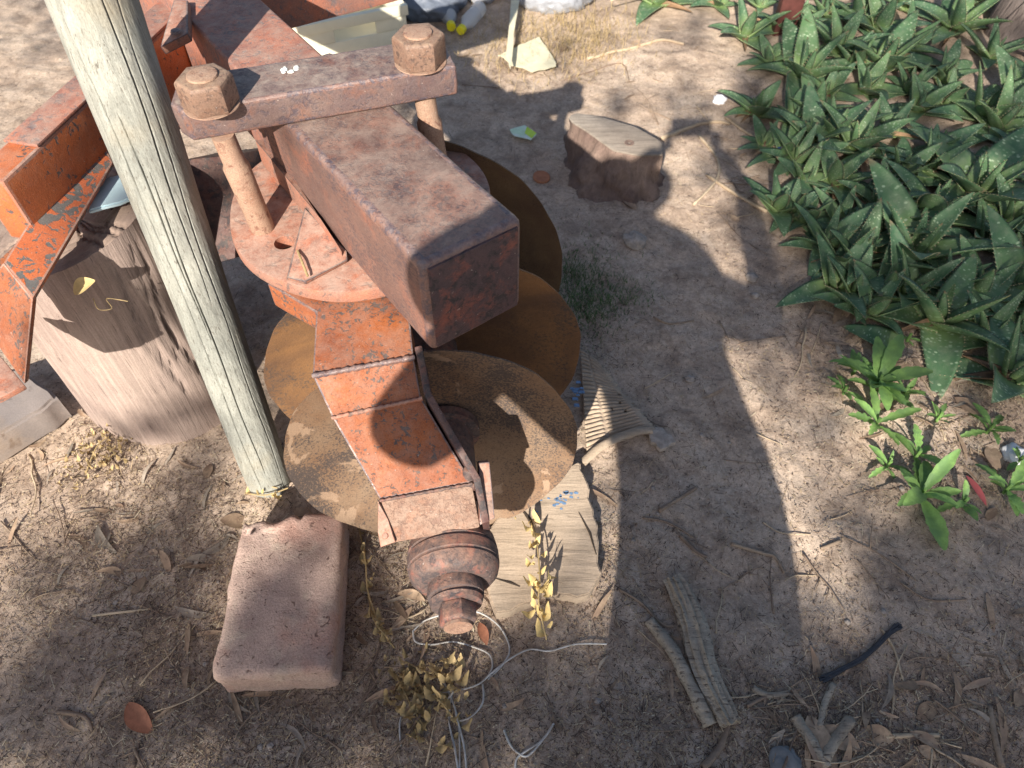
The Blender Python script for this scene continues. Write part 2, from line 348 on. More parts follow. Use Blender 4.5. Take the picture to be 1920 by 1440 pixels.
def aloe_material():
    m, nt, b = mk('spotted_aloe_leaf')
    uv = coord(nt, 'UV', rand=True)
    sep = nt.nodes.new('ShaderNodeSeparateXYZ'); t = nt.nodes.new('ShaderNodeTexCoord'); nt.links.new(t.outputs['UV'], sep.inputs[0])
    along = sep.outputs[1]      # 0 at the base, 1 at the tip
    r = objrand(nt)
    base = mix(nt, r, (0.058, 0.132, 0.066), (0.10, 0.185, 0.075))
    base = mix(nt, ramp(nt, along, [(0.0, 0.75), (0.45, 0.0)]), base, (0.24, 0.34, 0.11))
    base = mix(nt, ramp(nt, noise(nt, uv, 5, 4), [(0.5, 0.0), (0.75, 0.7)]), base, (0.075, 0.14, 0.085))
    # dashes gathered in bands across the leaf
    sv = nt.nodes.new('ShaderNodeMapping'); nt.links.new(uv, sv.inputs[0]); sv.inputs['Scale'].default_value = (17, 24, 1)
    d = voro(nt, sv.outputs[0], 1.0)
    sp = ramp(nt, d, [(0.20, 1.0), (0.36, 0.0)])
    bn = nt.nodes.new('ShaderNodeMapping'); nt.links.new(uv, bn.inputs[0]); bn.inputs['Scale'].default_value = (1.2, 11, 1)
    sel = noise(nt, bn.outputs[0], 1.0, 2, 0.5)
    sp = mth(nt, 'MULTIPLY', sp, ramp(nt, sel, [(0.42, 0.0), (0.58, 0.9)]))
    col = mix(nt, sp, base, (0.36, 0.47, 0.30))
    # fine dust film
    w = coord(nt)
    n2 = noise(nt, w, 40, 6, 0.7)
    col = mix(nt, ramp(nt, n2, [(0.45, 0.0), (0.8, 0.45)]), col, (0.30, 0.30, 0.22))
    tip = mth(nt, 'MULTIPLY', ramp(nt, along, [(0.90, 0.0), (0.97, 1.0)]), ramp(nt, noise(nt, w, 9, 2), [(0.45, 0.0), (0.6, 0.8)]))
    col = mix(nt, tip, col, (0.25, 0.15, 0.09))
    setin(nt, b.inputs['Base Color'], col); b.inputs['Roughness'].default_value = 0.62
    b.inputs['Specular IOR Level'].default_value = 0.4
    setin(nt, b.inputs['Normal'], bump(nt, mth(nt, 'ADD', n2, noise(nt, w, 14, 3)), 0.35, 0.003))
    return m
M['aloe'] = aloe_material()
M['tooth'] = simple('pale_leaf_tooth', (0.36, 0.33, 0.20), 0.6, 0.1, 40)

# ------------------------------------------------------------------ builders
def wloc(o):
    v = Vector((0, 0, 0))
    while o is not None: v = v + o.location; o = o.parent
    return v
def tag(o, label=None, cat=None, group=None, kind=None):
    if label: o['label'] = label
    if cat: o['category'] = cat
    if group: o['group'] = group
    if kind: o['kind'] = kind
    return o
def thing(name, loc, label, cat, group=None):
    o = bpy.data.objects.new(name, None); COL.objects.link(o); o.location = loc
    o.empty_display_size = 0.05
    return tag(o, label, cat, group)
def link(name, me, parent=None, loc=(0, 0, 0)):
    o = bpy.data.objects.new(name, me); COL.objects.link(o); o.location = loc
    if parent is not None: o.parent = parent
    return o
def mesh(name, vs, fs, mats, smooth=False, mi=None, uv=None):
    me = bpy.data.meshes.new(name); me.from_pydata([tuple(v) for v in vs], [], fs); me.update()
    for m in (mats if isinstance(mats, (list, tuple)) else [mats]): me.materials.append(m)
    if mi is not None: me.polygons.foreach_set('material_index', mi)
    if smooth: me.polygons.foreach_set('use_smooth', [True] * len(me.polygons))
    if uv is not None:
        l = me.uv_layers.new(name='UVMap')
        idx = np.empty(len(me.loops), dtype=np.int32); me.loops.foreach_get('vertex_index', idx)
        l.data.foreach_set('uv', np.asarray(uv, dtype=np.float32)[idx].ravel())
    return me
def from_bm(name, bm, mats, smooth_angle=None, smooth=False):
    bmesh.ops.recalc_face_normals(bm, faces=bm.faces)
    me = bpy.data.meshes.new(name); bm.to_mesh(me); bm.free()
    for m in (mats if isinstance(mats, (list, tuple)) else [mats]): me.materials.append(m)
    if smooth: me.polygons.foreach_set('use_smooth', [True] * len(me.polygons))
    return me
def hull_part(name, loops, mats, parent, bev=0.004, seg=2, cap=True, wobble=0.0, edge_slot=None, sub=0, local=True):
    """solid through a list of equal-length cross-section loops given in world space"""
    off = wloc(parent) if (parent is not None and local) else Vector((0, 0, 0))
    bm = bmesh.new(); rows = []
    for lp in loops: rows.append([bm.verts.new(Vector(p) - off) for p in lp])
    n = len(loops[0])
    for a, b in zip(rows[:-1], rows[1:]):
        for i in range(n): bm.faces.new((a[i], a[(i + 1) % n], b[(i + 1) % n], b[i]))
    if cap: bm.faces.new(rows[0][::-1]); bm.faces.new(rows[-1])
    bmesh.ops.recalc_face_normals(bm, faces=bm.faces)
    if bev > 0:
        ed = [e for e in bm.edges if len(e.link_faces) == 2 and e.calc_face_angle(0) > math.radians(22)]
        bmesh.ops.bevel(bm, geom=ed, offset=bev, segments=seg, profile=0.6, affect='EDGES', clamp_overlap=True,
                        material=edge_slot if edge_slot is not None else -1)
    if sub:
        bmesh.ops.subdivide_edges(bm, edges=bm.edges, cuts=sub, use_grid_fill=True)
    if wobble:
        for v in bm.verts:
            c = v.co + off
            k = fbm(c.x * 14 + 3.1 * c.z * 10, c.y * 14 - 2.3 * c.z * 10, 3, 5)
            v.co += v.normal * float(k) * wobble
    me = from_bm(name, bm, mats)
    me.polygons.foreach_set('use_smooth', [True] * len(me.polygons))
    me.set_sharp_from_angle(angle=math.radians(38))
    return link(name, me, parent)
def prism(name, pts, z0, z1, mats, parent, **k):
    """pts: world xy outline"""
    return hull_part(name, [[(p[0], p[1], z0) for p in pts], [(p[0], p[1], z1) for p in pts]], mats, parent, **k)
def tube_geo(path, rad, seg=10, cap=True, flat=1.0, jit=0.0):
    vs = []; fs = []; path = [Vector(p) for p in path]; n = len(path); prev = None
    for i, p in enumerate(path):
        t = (path[min(i + 1, n - 1)] - path[max(i - 1, 0)]).normalized()
        if prev is None:
            a = Vector((0, 0, 1)) if abs(t.z) < 0.9 else Vector((1, 0, 0)); u = t.cross(a).normalized()
        else: u = (prev - t * prev.dot(t)).normalized()
        w = t.cross(u); prev = u; r = rad[i] if isinstance(rad, (list, tuple)) else rad
        for k in range(seg):
            a = 2 * PI * k / seg; rr = r * (1 + (random.uniform(-jit, jit) if jit else 0))
            vs.append(p + u * math.cos(a) * rr + w * math.sin(a) * rr * flat)
    for i in range(n - 1):
        for k in range(seg):
            a = i * seg + k; b = i * seg + (k + 1) % seg
            fs.append((a, b, b + seg, a + seg))
    if cap: fs.append(tuple(range(seg))[::-1]); fs.append(tuple((n - 1) * seg + k for k in range(seg)))
    return vs, fs
def tube(name, path, rad, mat, parent=None, seg=10, flat=1.0, jit=0.0):
    off = wloc(parent) if parent is not None else Vector((0, 0, 0))
    vs, fs = tube_geo([Vector(p) - off for p in path], rad, seg, True, flat, jit)
    me = mesh(name, vs, fs, mat, True); me.set_sharp_from_angle(angle=math.radians(50))
    return link(name, me, parent)
def smooth_path(pts, n=6):
    pts = [Vector(p) for p in pts]; out = []
    for i in range(len(pts) - 1):
        p0 = pts[max(i - 1, 0)]; p1 = pts[i]; p2 = pts[i + 1]; p3 = pts[min(i + 2, len(pts) - 1)]
        for k in range(n):
            t = k / n
            out.append(0.5 * ((2 * p1) + (p2 - p0) * t + (2 * p0 - 5 * p1 + 4 * p2 - p3) * t * t + (3 * p1 - p0 - 3 * p2 + p3) * t ** 3))
    out.append(pts[-1]); return out
def lathe(name, origin, axis, prof, mat, parent=None, seg=64, sharp=35, hexa=False, fn=None, spin=0.0):
    """prof: list of (distance along axis, radius)"""
    off = wloc(parent) if parent is not None else Vector((0, 0, 0))
    ax = Vector(axis).normalized(); u = ax.cross(Vector((0, 0, 1)))
    if u.length < 0.01: u = Vector((1, 0, 0))
    u.normalize(); w = ax.cross(u)
    if hexa: seg = 6
    vs = []; fs = []
    for s, r in prof:
        for k in range(seg):
            a = 2 * PI * k / seg + spin; rr = r; ss = s
            if fn: ss, rr = fn(s, r, a)
            vs.append(Vector(origin) + ax * ss + (u * math.cos(a) + w * math.sin(a)) * rr - off)
    n = len(prof)
    for i in range(n - 1):
        for k in range(seg):
            a = i * seg + k; b = i * seg + (k + 1) % seg; fs.append((a, b, b + seg, a + seg))
    if prof[0][1] > 1e-4: fs.append(tuple(range(seg))[::-1])
    if prof[-1][1] > 1e-4: fs.append(tuple((n - 1) * seg + k for k in range(seg)))
    bm = bmesh.new(); me0 = bpy.data.meshes.new('t'); me0.from_pydata([tuple(v) for v in vs], [], fs); bm.from_mesh(me0); bpy.data.meshes.remove(me0)
    bmesh.ops.remove_doubles(bm, verts=bm.verts, dist=1e-5)
    if hexa:
        ed = [e for e in bm.edges if len(e.link_faces) == 2 and e.calc_face_angle(0) > math.radians(20)]
        bmesh.ops.bevel(bm, geom=ed, offset=0.0028, segments=2, profile=0.6, affect='EDGES', clamp_overlap=True)
    me = from_bm(name, bm, mat, smooth=True); me.set_sharp_from_angle(angle=math.radians(sharp))
    return link(name, me, parent)
def cut(o, cutter):
    md = o.modifiers.new('cut', 'BOOLEAN'); md.operation = 'DIFFERENCE'; md.object = cutter; md.solver = 'EXACT'
    dg = bpy.context.evaluated_depsgraph_get(); me = bpy.data.meshes.new_from_object(o.evaluated_get(dg))
    o.modifiers.clear(); me.name = o.data.name; o.data = me
    bpy.data.objects.remove(cutter)
def pert(pts, amt=0.004, n=3, s=3):
    """break up an outline"""
    out = []
    pts = [Vector((p[0], p[1])) for p in pts]
    for i, p in enumerate(pts):
        q = pts[(i + 1) % len(pts)]
        for k in range(n):
            c = p.lerp(q, k / n); out.append((c.x + random.uniform(-amt, amt), c.y + random.uniform(-amt, amt)))
    return out

# ------------------------------------------------------------------ ground and sky
def axis(lo, hi, step, far, grow=1.25):
    a = list(np.arange(lo, hi + 1e-6, step)); s = step
    while a[-1] < far: s *= grow; a.append(a[-1] + s)
    s = step; b = []
    x = lo
    while x > -far: s *= grow; x -= s; b.append(x)
    return np.array(b[::-1] + a)
gx = axis(-2.3, 2.3, 0.0095, 80); gy = axis(0.15, 3.6, 0.0095, 80)
XX, YY = np.meshgrid(gx, gy)
fade = np.clip(1.5 - np.hypot(XX, YY) / 20, 0, 1)
ZZ = gh(XX, YY) * fade
nx, ny = len(gx), len(gy)
gv = np.stack([XX, YY, ZZ], -1).reshape(-1, 3)
ii = (np.arange(ny - 1)[:, None] * nx + np.arange(nx - 1)[None, :]).ravel()
gf = np.stack([ii, ii + 1, ii + nx + 1, ii + nx], -1)
gm = bpy.data.meshes.new('ground'); gm.vertices.add(len(gv)); gm.vertices.foreach_set('co', gv.ravel())
gm.loops.add(gf.size); gm.loops.foreach_set('vertex_index', gf.ravel())
gm.polygons.add(len(gf)); gm.polygons.foreach_set('loop_start', np.arange(len(gf)) * 4)
gm.polygons.foreach_set('use_smooth', np.ones(len(gf), bool)); gm.update(); gm.validate()
gm.materials.append(M['ground'])
tag(link('ground', gm), kind='structure')

# ------------------------------------------------------------------ the disc plough
ZT = 0.86
plough = thing('disc_plough', (-0.15, 1.0, 0.0), 'rusty red disc plough resting on the ground, thick square beam pointing at the viewer', 'plough')
bd = Vector((0.589, -0.808, 0)); bn = Vector((0.808, 0.589, 0))
tl = P(790, 500, ZT); BW = (P(985, 415, ZT) - tl).dot(bn); BH = 0.19
def beam_section(s, z_top=ZT, h=BH, w=BW, off=0.0):
    a = tl + bd * s + bn * off
    return [(a.x, a.y, z_top), (a.x + bn.x * w, a.y + bn.y * w, z_top), (a.x + bn.x * w, a.y + bn.y * w, z_top - h), (a.x, a.y, z_top - h)]
hull_part('main_beam', [beam_section(s, h=BH - (0.0 if s else 0)) for s in (-0.62, -0.4, -0.2, 0.0)], [M['beam'], M['beam_edge']], plough, bev=0.014, seg=4, edge_slot=1, sub=1, wobble=0.004)
# thin plate added on the near end, coloured dark for the person's shadow there
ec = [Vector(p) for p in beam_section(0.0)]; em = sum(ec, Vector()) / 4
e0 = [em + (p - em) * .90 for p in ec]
hull_part('end_shade_plate', [[p - bd * .004 for p in e0], [p + bd * .0035 for p in e0]], [M['end_shade']], plough, bev=0.003, seg=2)
# the far half of the beam, slightly narrower, painted orange
hull_part('rear_beam', [beam_section(s, ZT - 0.012, BH - 0.02, BW - 0.02, 0.008) for s in (-1.75, -1.2, -0.63)], [M['far_beam'], M['far_beam']], plough, bev=0.010, seg=3, sub=1, wobble=0.004)
# clamp plate
pc = P(350, 270, ZT); pr = P(860, 180, ZT); pdv = (pr - pc).normalized(); pnv = Vector((-pdv.y, pdv.x, 0))
def plate_pt(s, t): return pc + pdv * s + pnv * t
PL = (pr - pc).length; PWD = 0.110
outl = [plate_pt(0.012, 0), plate_pt(PL, 0), plate_pt(PL, PWD), plate_pt(0.012, PWD), plate_pt(-0.006, 0.03)]
hull_part('clamp_plate', [[(p.x, p.y, ZT + 0.002) for p in outl], [(p.x, p.y, ZT + 0.058) for p in outl]], [M['plate'], M['beam_edge']], plough, bev=0.007, seg=3, edge_slot=1, sub=2, wobble=0.004)
nutL = P(388, 168, ZT + 0.085); nutR = P(786, 88, ZT + 0.085)
for nn in (nutL, nutR):
    o = Vector((nn.x, nn.y, ZT + 0.0585))
    w = lathe('washer_ring', o, (0, 0, 1), [(0, 0.0455), (0.0012, 0.045), (0.0015, 0.04)], M['rod'], plough, 40)
    nt_ = lathe('nut', o, (0, 0, 1), [(0.002, 0.046), (0.045, 0.046), (0.0495, 0.0425)], M['nut'], plough, hexa=True, spin=0.35 if nn is nutL else 0.15)
    lathe('bolt_end', o + Vector((0, 0, 0.0502)), (0, 0, 1), [(0, 0.025), (0.003, 0.024), (0.004, 0.019), (0.0041, 0.0)], M['rod'], nt_, 32)
for nn, k in ((nutL, 0.55), (nutR, 0.56)):
    b0 = Vector((nn.x, nn.y, ZT + 0.002)); e = Vector((nn.x + 0.015, nn.y, 0.655))
    tube('clamp_rod', [b0, b0.lerp(e, 0.26), b0.lerp(e, 0.30), b0.lerp(e, 0.6), e], [0.0195, 0.0195, 0.0235, 0.0225, 0.0225], M['rod'], plough, 28)
# pivot plate under the beam
bc = Vector((-0.301, 1.199)); BR = 0.256; BZ = 0.66
ol = []
for k in range(72):
    a = 2 * PI * k / 72
    r = BR * (1 + 0.008 * math.sin(3 * a + 1) + 0.006 * math.sin(7 * a))
    ol.append((bc.x + r * math.cos(a), bc.y + r * math.sin(a)))
pv = hull_part('pivot_plate', [[(x, y, BZ - 0.028) for x, y in ol], [(x, y, BZ) for x, y in ol]], [M['pink'], M['plate']], plough, bev=0.006, seg=2, edge_slot=0)
hc = P(533, 455, BZ) 
pv.location = (0, 0, 0)
hcut = lathe('hole_cutter', (hc.x, hc.y, BZ - 0.1), (0, 0, 1), [(0, 0.019), (0.2, 0.019)], M['dark_steel'], None, 32)
cut(pv, hcut)
pv.data.set_sharp_from_angle(angle=math.radians(38))
# wedge gusset on the pivot plate
g = [P(571, 388, BZ + 0.03), P(650, 470, BZ + 0.02), P(652, 488, BZ + 0.012), P(572, 528, BZ + 0.012), P(538, 520, BZ + 0.012)]
g0 = [P(571, 400, BZ + .001), P(650, 478, BZ + .001), P(652, 492, BZ + .001), P(574, 534, BZ + .001), P(536, 524, BZ + .001)]
hull_part('gusset', [g0, g], [M['pink'], M['plate']], plough, bev=0.003, seg=2, edge_slot=1)
# upright side strap between rod and beam
s0 = [P(478, 262, BZ + 0.06), P(505, 262, BZ + 0.06), P(640, 470, BZ + 0.03), P(600, 408, BZ + 0.05)]
hull_part('side_strap', [[(p.x, p.y, BZ + 0.001) for p in s0], [tuple(p) for p in s0]], [M['pink'], M['plate']], plough, bev=0.004, edge_slot=1)
# leg
LS = [((500, 530, .616), (760, 560, .616)), ((592, 585, .616), (770, 610, .616)), ((585, 703, .606), (776, 668, .606)),
      ((622, 782, .556), (790, 745, .556)), ((712, 937, .460), (885, 905, .460))]
def leg_loops(ls, th=0.062, ins=0.0):
    L = [Vector(P(*a)) for a, b in ls]; R = [Vector(P(*b)) for a, b in ls]; out = []
    for i in range(len(ls)):
        t = (L[min(i + 1, len(ls) - 1)] + R[min(i + 1, len(ls) - 1)] - L[max(i - 1, 0)] - R[max(i - 1, 0)]).normalized()
        wv = (R[i] - L[i]).normalized(); n = wv.cross(t).normalized()
        if n.z < 0: n = -n
        out.append([L[i], R[i], R[i] - n * th, L[i] - n * th])
    return out
ll = leg_loops(LS)
hull_part('leg', ll, [M['orange_red'], M['beam_edge']], plough, bev=0.0035, seg=2, edge_slot=1, sub=3, wobble=0.0035)
# cast foot of the leg
CS = [((712, 937, .458), (885, 905, .458)), ((716, 980, .428), (893, 948, .428)), ((712, 1024, .400), (901, 990, .400))]
cl = leg_loops(CS, 0.03)
hull_part('leg_foot', cl, [M['casting'], M['casting']], plough, bev=0.005, seg=2, sub=2, wobble=0.003)
# weld beads across the leg
def bead(a, b, za, zb, r=0.0052, mat='beam_edge'):
    A = P(*a, za); B = P(*b, zb); pts = []; rr = []
    for k in range(41):
        p = A.lerp(B, k / 40); p += Vector((0, 0, 0.001 * math.sin(k * 2.1))); pts.append(p); rr.append(r * (0.8 + 0.35 * random.random()))
    tube('weld_bead', pts, rr, M[mat], plough, 8)
bead((586, 705), (778, 670), .606, .606); bead((622, 784), (792, 747), .556, .556, 0.004, 'pink'); bead((712, 939), (886, 907), .461, .461, 0.003, 'hub')
# thin flange along the right edge of the leg
fl_t = [P(778, 655, .618), P(795, 742, .566), P(888, 903, .470), P(905, 985, .41)]
loops = []
for i, p in enumerate(fl_t):
    q = p + Vector((0.012, 0.004, 0)); loops.append([p + Vector((0, 0, .006)), q + Vector((0, 0, .006)), q + Vector((0, 0.02, -.085)), p + Vector((0, 0.02, -.085))])
hull_part('leg_flange', loops, [M['dark_steel'], M['beam_edge']], plough, bev=0.002, edge_slot=0, sub=1, wobble=0.002)
# left ear of the foot
ear = [P(709, 940, .46), P(728, 975, .43), P(742, 1018, .405), P(714, 1028, .40), P(709, 1000, .41)]
hull_part('foot_ear', [[p + Vector((0, 0, 0.004)) for p in ear], [p - Vector((0, -0.01, 0.014)) for p in ear]], [M['pink']], plough, bev=0.0015)
lathe('rivet', P(722, 1005, .416), (0, -0.3, 1), [(0, 0.006), (0.003, 0.005), (0.004, 0.0)], M['pink'], plough, 16)
# scraper bracket with its bolt
sb = [P(898, 868, .475), P(918, 866, .475), P(928, 972, .415), P(900, 985, .41)]
hull_part('scraper_bracket', [[p for p in sb], [p + Vector((-0.004, 0.012, -0.012)) for p in sb]], [M['pink'], M['beam_edge']], plough, bev=0.002, edge_slot=1)
sbb = [P(928, 972, .315), P(900, 985, .31), P(896, 972, .30), P(922, 960, .30)]
bo = P(880, 900, .45)
bl = lathe('scraper_bolt', bo, (0, 0.1, 1), [(-.05, 0.011), (0.028, 0.011), (0.034, 0.008), (0.036, 0)], M['hub'], plough, 20)
lathe('bolt_nut', bo + Vector((0, 0, 0.0)), (0, 0.1, 1), [(-.012, 0.019), (0.006, 0.019)], M['hub'], bl, hexa=True)
lathe('spring_coil', bo + Vector((0, 0, -0.035)), (0, 0.1, 1), [(-.012, 0.018), (-.008, .022), (-.004, .018), (0, .022), (.004, .018), (.008, .022), (.012, .018)], M['hub'], bl, 24)
# discs
def axis_of(az, el): return Vector((math.sin(az) * math.cos(el), -math.cos(az) * math.cos(el), math.sin(el)))
def disc(c, R, az, el, mat, depth=0.072):
    c = Vector(c); prof = []; axd = axis_of(az, el)
    rs = (R * R + depth * depth) / (2 * depth)
    for k in range(0, 19):
        r = R * k / 18; s = -(math.sqrt(rs * rs - r * r) - (rs - depth)); prof.append((s, r))
    prof.append((-0.0045, R - 0.0005))
    for k in range(17, -1, -1):
        r = R * k / 18; s = -(math.sqrt(rs * rs - r * r) - (rs - depth)) - 0.0065; prof.append((s, r))
    def wear(s, r, a):
        if r > R * 0.94: return s, r * (1 + 0.005 * math.sin(5 * a + R * 40) + 0.004 * math.sin(11 * a + 2) + 0.002 * math.sin(29 * a))
        return s, r
    return c, lathe('disc', c, axd, prof, mat, plough, 128, 40, fn=wear)
c1, d1 = disc((-.160, .826, .300), .298, .12, .098, M['disc_front'])
c2, d2 = disc((-.189, 1.060, .290), .352, .163, -.02, M['disc_mid'])
c3, d3 = disc((-.218, 1.340, .360), .341, -.10, .05, M['disc_back'])
H_AX = axis_of(.12, .05)
d1['label'] = 'front disc, dark patina speckled with rust'; d2['label'] = 'middle disc, ochre rust'; d3['label'] = 'rear disc, brown rust'
# hub of the front disc
HB = P(853, 1092, .325) - H_AX * .275
hprof = [(-.075, .075), (-.055, .075), (-.052, .06), (.0, .06), (.120, .058), (.185, .062), (.186, .070), (.196, .079), (.2165, .083), (.218, .0805), (.2225, .0805), (.224, .084), (.244, .084), (.2455, .0815), (.2495, .0815), (.251, .083), (.264, .079), (.275, .069), (.279, .062), (.280, .052)]
hub_main = lathe('hub_casing', HB, H_AX, hprof, M['hub'], plough, 72, 28)
lathe('hub_collar', HB, H_AX, [(.2805, .049), (.296, .051), (.303, .050), (.3045, .045), (.309, .045), (.311, .048), (.319, .045), (.320, .03)], M['hub'], hub_main, 56, 28)
lathe('hub_nut', HB, H_AX, [(.3205, .035), (.350, .035), (.354, .031)], M['hub'], hub_main, hexa=True, spin=0.25)
lathe('spindle_end', HB, H_AX, [(.3545, .025), (.360, .025), (.3605, .019), (.360, .012), (.358, .0)], M['casting'], hub_main, 32)
# legs and hubs of the rear discs, seen only in the gaps
for cc, up in ((c2, Vector((-0.28, 1.18, .62))), (c3, Vector((-0.42, 1.50, .66)))):
    lathe('rear_hub', cc, H_AX, [(-.08, .07), (.10, .07), (.14, .05), (.18, .05)], M['hub'], plough, 40)
    a = cc + H_AX * 0.10
    hull_part('rear_leg', [[a + Vector((-.05, -.02, 0)), a + Vector((.05, -.02, 0)), a + Vector((.05, .04, 0)), a + Vector((-.05, .04, 0))],
                           [up + Vector((-.05, -.03, 0)), up + Vector((.05, -.03, 0)), up + Vector((.05, .03, 0)), up + Vector((-.05, .03, 0))]], [M['dark_steel']], plough, bev=0.004)
# frame behind the clamp: dark cross member running left from the beam
cm_a = P(415, 330, .50); cm_b = P(300, 250, .46)
hull_part('cross_member', [[P(340, 300, .56), P(440, 290, .56), P(455, 480, .42), P(385, 500, .38)], [p + Vector((0.05, 0.12, -.06)) for p in (P(340, 300, .56), P(440, 290, .56), P(455, 480, .42), P(385, 500, .38))]], [M['dark_steel']], plough, bev=0.004)
hull_part('cross_tube', [beam_section(-1.05, ZT - .06, .16, .02, -.006), [(x - .22, y - .03, z - .1) for x, y, z in beam_section(-1.18, ZT - .06, .16, .02, -.006)]], [M['dark_steel']], plough, bev=0.004)
# pointed lug welded on the rear beam
lug = [P(300, 88, .855), P(352, 62, .863), P(352, 0, .863), P(325, 0, .863)]
hull_part('lug', [lug, [p - Vector((0, -0.01, 0.022)) for p in lug]], [M['pink'], M['plate']], plough, bev=0.003, edge_slot=1)
lathe('lug_rivet', P(330, 60, .866), (0, 0, 1), [(0, .011), (.004, .009), (.005, 0)], M['plate'], plough, 16)
# far cross bar, right of the beam
b0 = P(502, 66, .6); b1 = P(800, -12, .6); up = Vector((0, 0, .22)); bk = Vector((-0.035, 0.08, 0))
hull_part('cross_bar', [[b0, b0 + up, b0 + up + bk, b0 + bk], [b1, b1 + up, b1 + up + bk, b1 + bk]], [M['far_beam']], plough, bev=0.006, seg=2, sub=2, wobble=0.004)
# bird dropping on the clamp plate: dried lichen-like splash
bmv = []; 
dp = P(540, 131, ZT + 0.0588)
for i in range(9):
    o = dp + Vector((random.uniform(-.016, .016), random.uniform(-.009, .009), 0))
    lathe('dropping', o, (0, 0, 1), [(-0.003, random.uniform(.003, .007)), (0.0012, random.uniform(.002, .005)), (0.0018, 0)], M['lichen'], plough, 9)

# ------------------------------------------------------------------ the orange implement on the left
impl = thing('implement_frame', (-1.3, 1.5, 0), 'bright orange steel frame behind the grey post at the left edge', 'farm implement')
fr = thing('x', (0, 0, 0), None, None); bpy.data.objects.remove(fr)
A = P(-60, 330, .80); B = P(330, -20, .80)
dv = (B - A).normalized(); nv = Vector((dv.y, -dv.x, 0)) # towards the viewer
A2 = A + nv * 0.07; B2 = B + nv * 0.07
hull_part('top_channel', [[A, A2, A2 - Vector((0, 0, .14)), A - Vector((0, 0, .14))], [B, B2, B2 - Vector((0, 0, .14)), B - Vector((0, 0, .14))]], [M['orange'], M['pink']], impl, bev=0.006, seg=2, edge_slot=1, sub=2, wobble=0.003)
# a dusty cap plate on top
C0 = P(45, 232, .604) ; C1 = P(300, 0, .604)
hull_part('cap_plate', [[A + Vector((0, 0, .001)) + dv * .1, A2 + Vector((0, 0, .001)) + dv * .1, A2 + Vector((0, 0, .007)) + dv * .1, A + Vector((0, 0, .007)) + dv * .1],
                        [B + Vector((0, 0, .001)), B2 + Vector((0, 0, .001)), B2 + Vector((0, 0, .007)), B + Vector((0, 0, .007))]], [M['far_beam']], impl, bev=0.002)
# flaking flat bar in front
fb = [P(176, 222, .72), P(212, 305, .69), P(62, 560, .67), P(6, 492, .70)]
hull_part('flat_bar', [fb, [p + Vector((-0.012, 0.012, -0.02)) for p in fb]], [M['orange_chip'], M['pink']], impl, bev=0.004, edge_slot=1, sub=1)
# bracket that drops from it to a foot
fb2 = [P(6, 492, .70), P(62, 560, .668), P(46, 722, .56), P(-10, 640, .56), P(-30, 540, .65)]
hull_part('drop_bracket', [fb2, [p + Vector((-0.008, 0.02, -0.015)) for p in fb2]], [M['orange_red'], M['pink']], impl, bev=0.004, edge_slot=1, sub=1)
fb3 = [P(-10, 655, .562), P(46, 722, .562), P(-2, 748, .55), P(-80, 760, .55), P(-80, 640, .562)]
hull_part('foot_plate', [fb3, [p - Vector((0, 0, 0.012)) for p in fb3]], [M['pink'], M['pink']], impl, bev=0.003)
hull_part('rear_tube', [[P(-80, 560, .58), P(-80, 640, .54), P(-80, 660, .46), P(-80, 560, .46)], [P(330, 180, .62), P(340, 240, .58), P(340, 240, .52), P(330, 180, .52)]], [M['orange_red']], impl, bev=0.004)

# ------------------------------------------------------------------ grey leaning post with drying cracks
pb = P(505, 905, 0) ; pb.z = -0.05
pt_ = P(150, -60, 1.08)
post_dir = (pt_ - pb)
def post():
    seg, rings = 420, 130
    ax = post_dir.normalized(); L = post_dir.length + 0.02
    u = ax.cross(Vector((0, 1, 0))).normalized(); w = ax.cross(u)
    cracks = [(1.35, 0.30, 1.02, .05, .10), (1.75, 0.42, .80, .04, .13), (1.95, 0.10, .72, .03, .3), (2.2, .5, 1.02, .05, .55), (.75, .05, .55, .04, .8), (1.55, .0, .45, .05, .33), (2.65, 0.0, 1.0, .04, .9), (1.05, 0.45, .97, .03, .2)]
    vs = []; fs = []; mi = []
    for i in range(rings + 1):
        t = i / rings; c = ax * (L * t)
        R0 = 0.049 + 0.017 * t
        R0 *= 1 + 0.03 * math.sin(t * 7 + 1)
        for k in range(seg):
            a = 2 * PI * k / seg
            r = R0 * (1 + 0.035 * math.sin(2 * a + 1 + t) + 0.02 * math.sin(3 * a + t * 3))
            r += 0.0016 * float(fbm(a * 9, t * 9, 2, 3))
            for (a0, t0, t1, dr, ph) in cracks:
                if t0 <= t <= t1:
                    ac = a0 + dr * 2.2 * math.sin(t * 3 + ph * 10) + 0.03 * math.sin(t * 21 + ph * 40) + 0.25 * (t - .5) * (ph - .4)
                    dd = abs((a - ac + PI) % (2 * PI) - PI)
                    wd = 0.022 * (0.5 + math.sin(PI * (t - t0) / (t1 - t0)) * 0.8)
                    if dd < wd: r -= 0.011 * (1 - dd / wd)
            vs.append(c + (u * math.cos(a) + w * math.sin(a)) * r)
    for i in range(rings):
        for k in range(seg):
            a = i * seg + k; b = i * seg + (k + 1) % seg; fs.append((a, b, b + seg, a + seg))
    fs.append(tuple(range(seg))[::-1]); fs.append(tuple(rings * seg + k for k in range(seg)))
    me = mesh('timber_post', vs, fs, M['post'], True)
    o = link('timber_post', me, None, pb)
    tag(o, 'pale grey cracked round timber post leaning in front of the orange frame', 'post')
    tb_ = tube('nail', [pb + post_dir * .42 + Vector((.02, -.06, 0)), pb + post_dir * .42 + Vector((.02, -.064, 0))], .003, M['nut'], None, 8)
    bpy.data.objects.remove(tb_)
post()

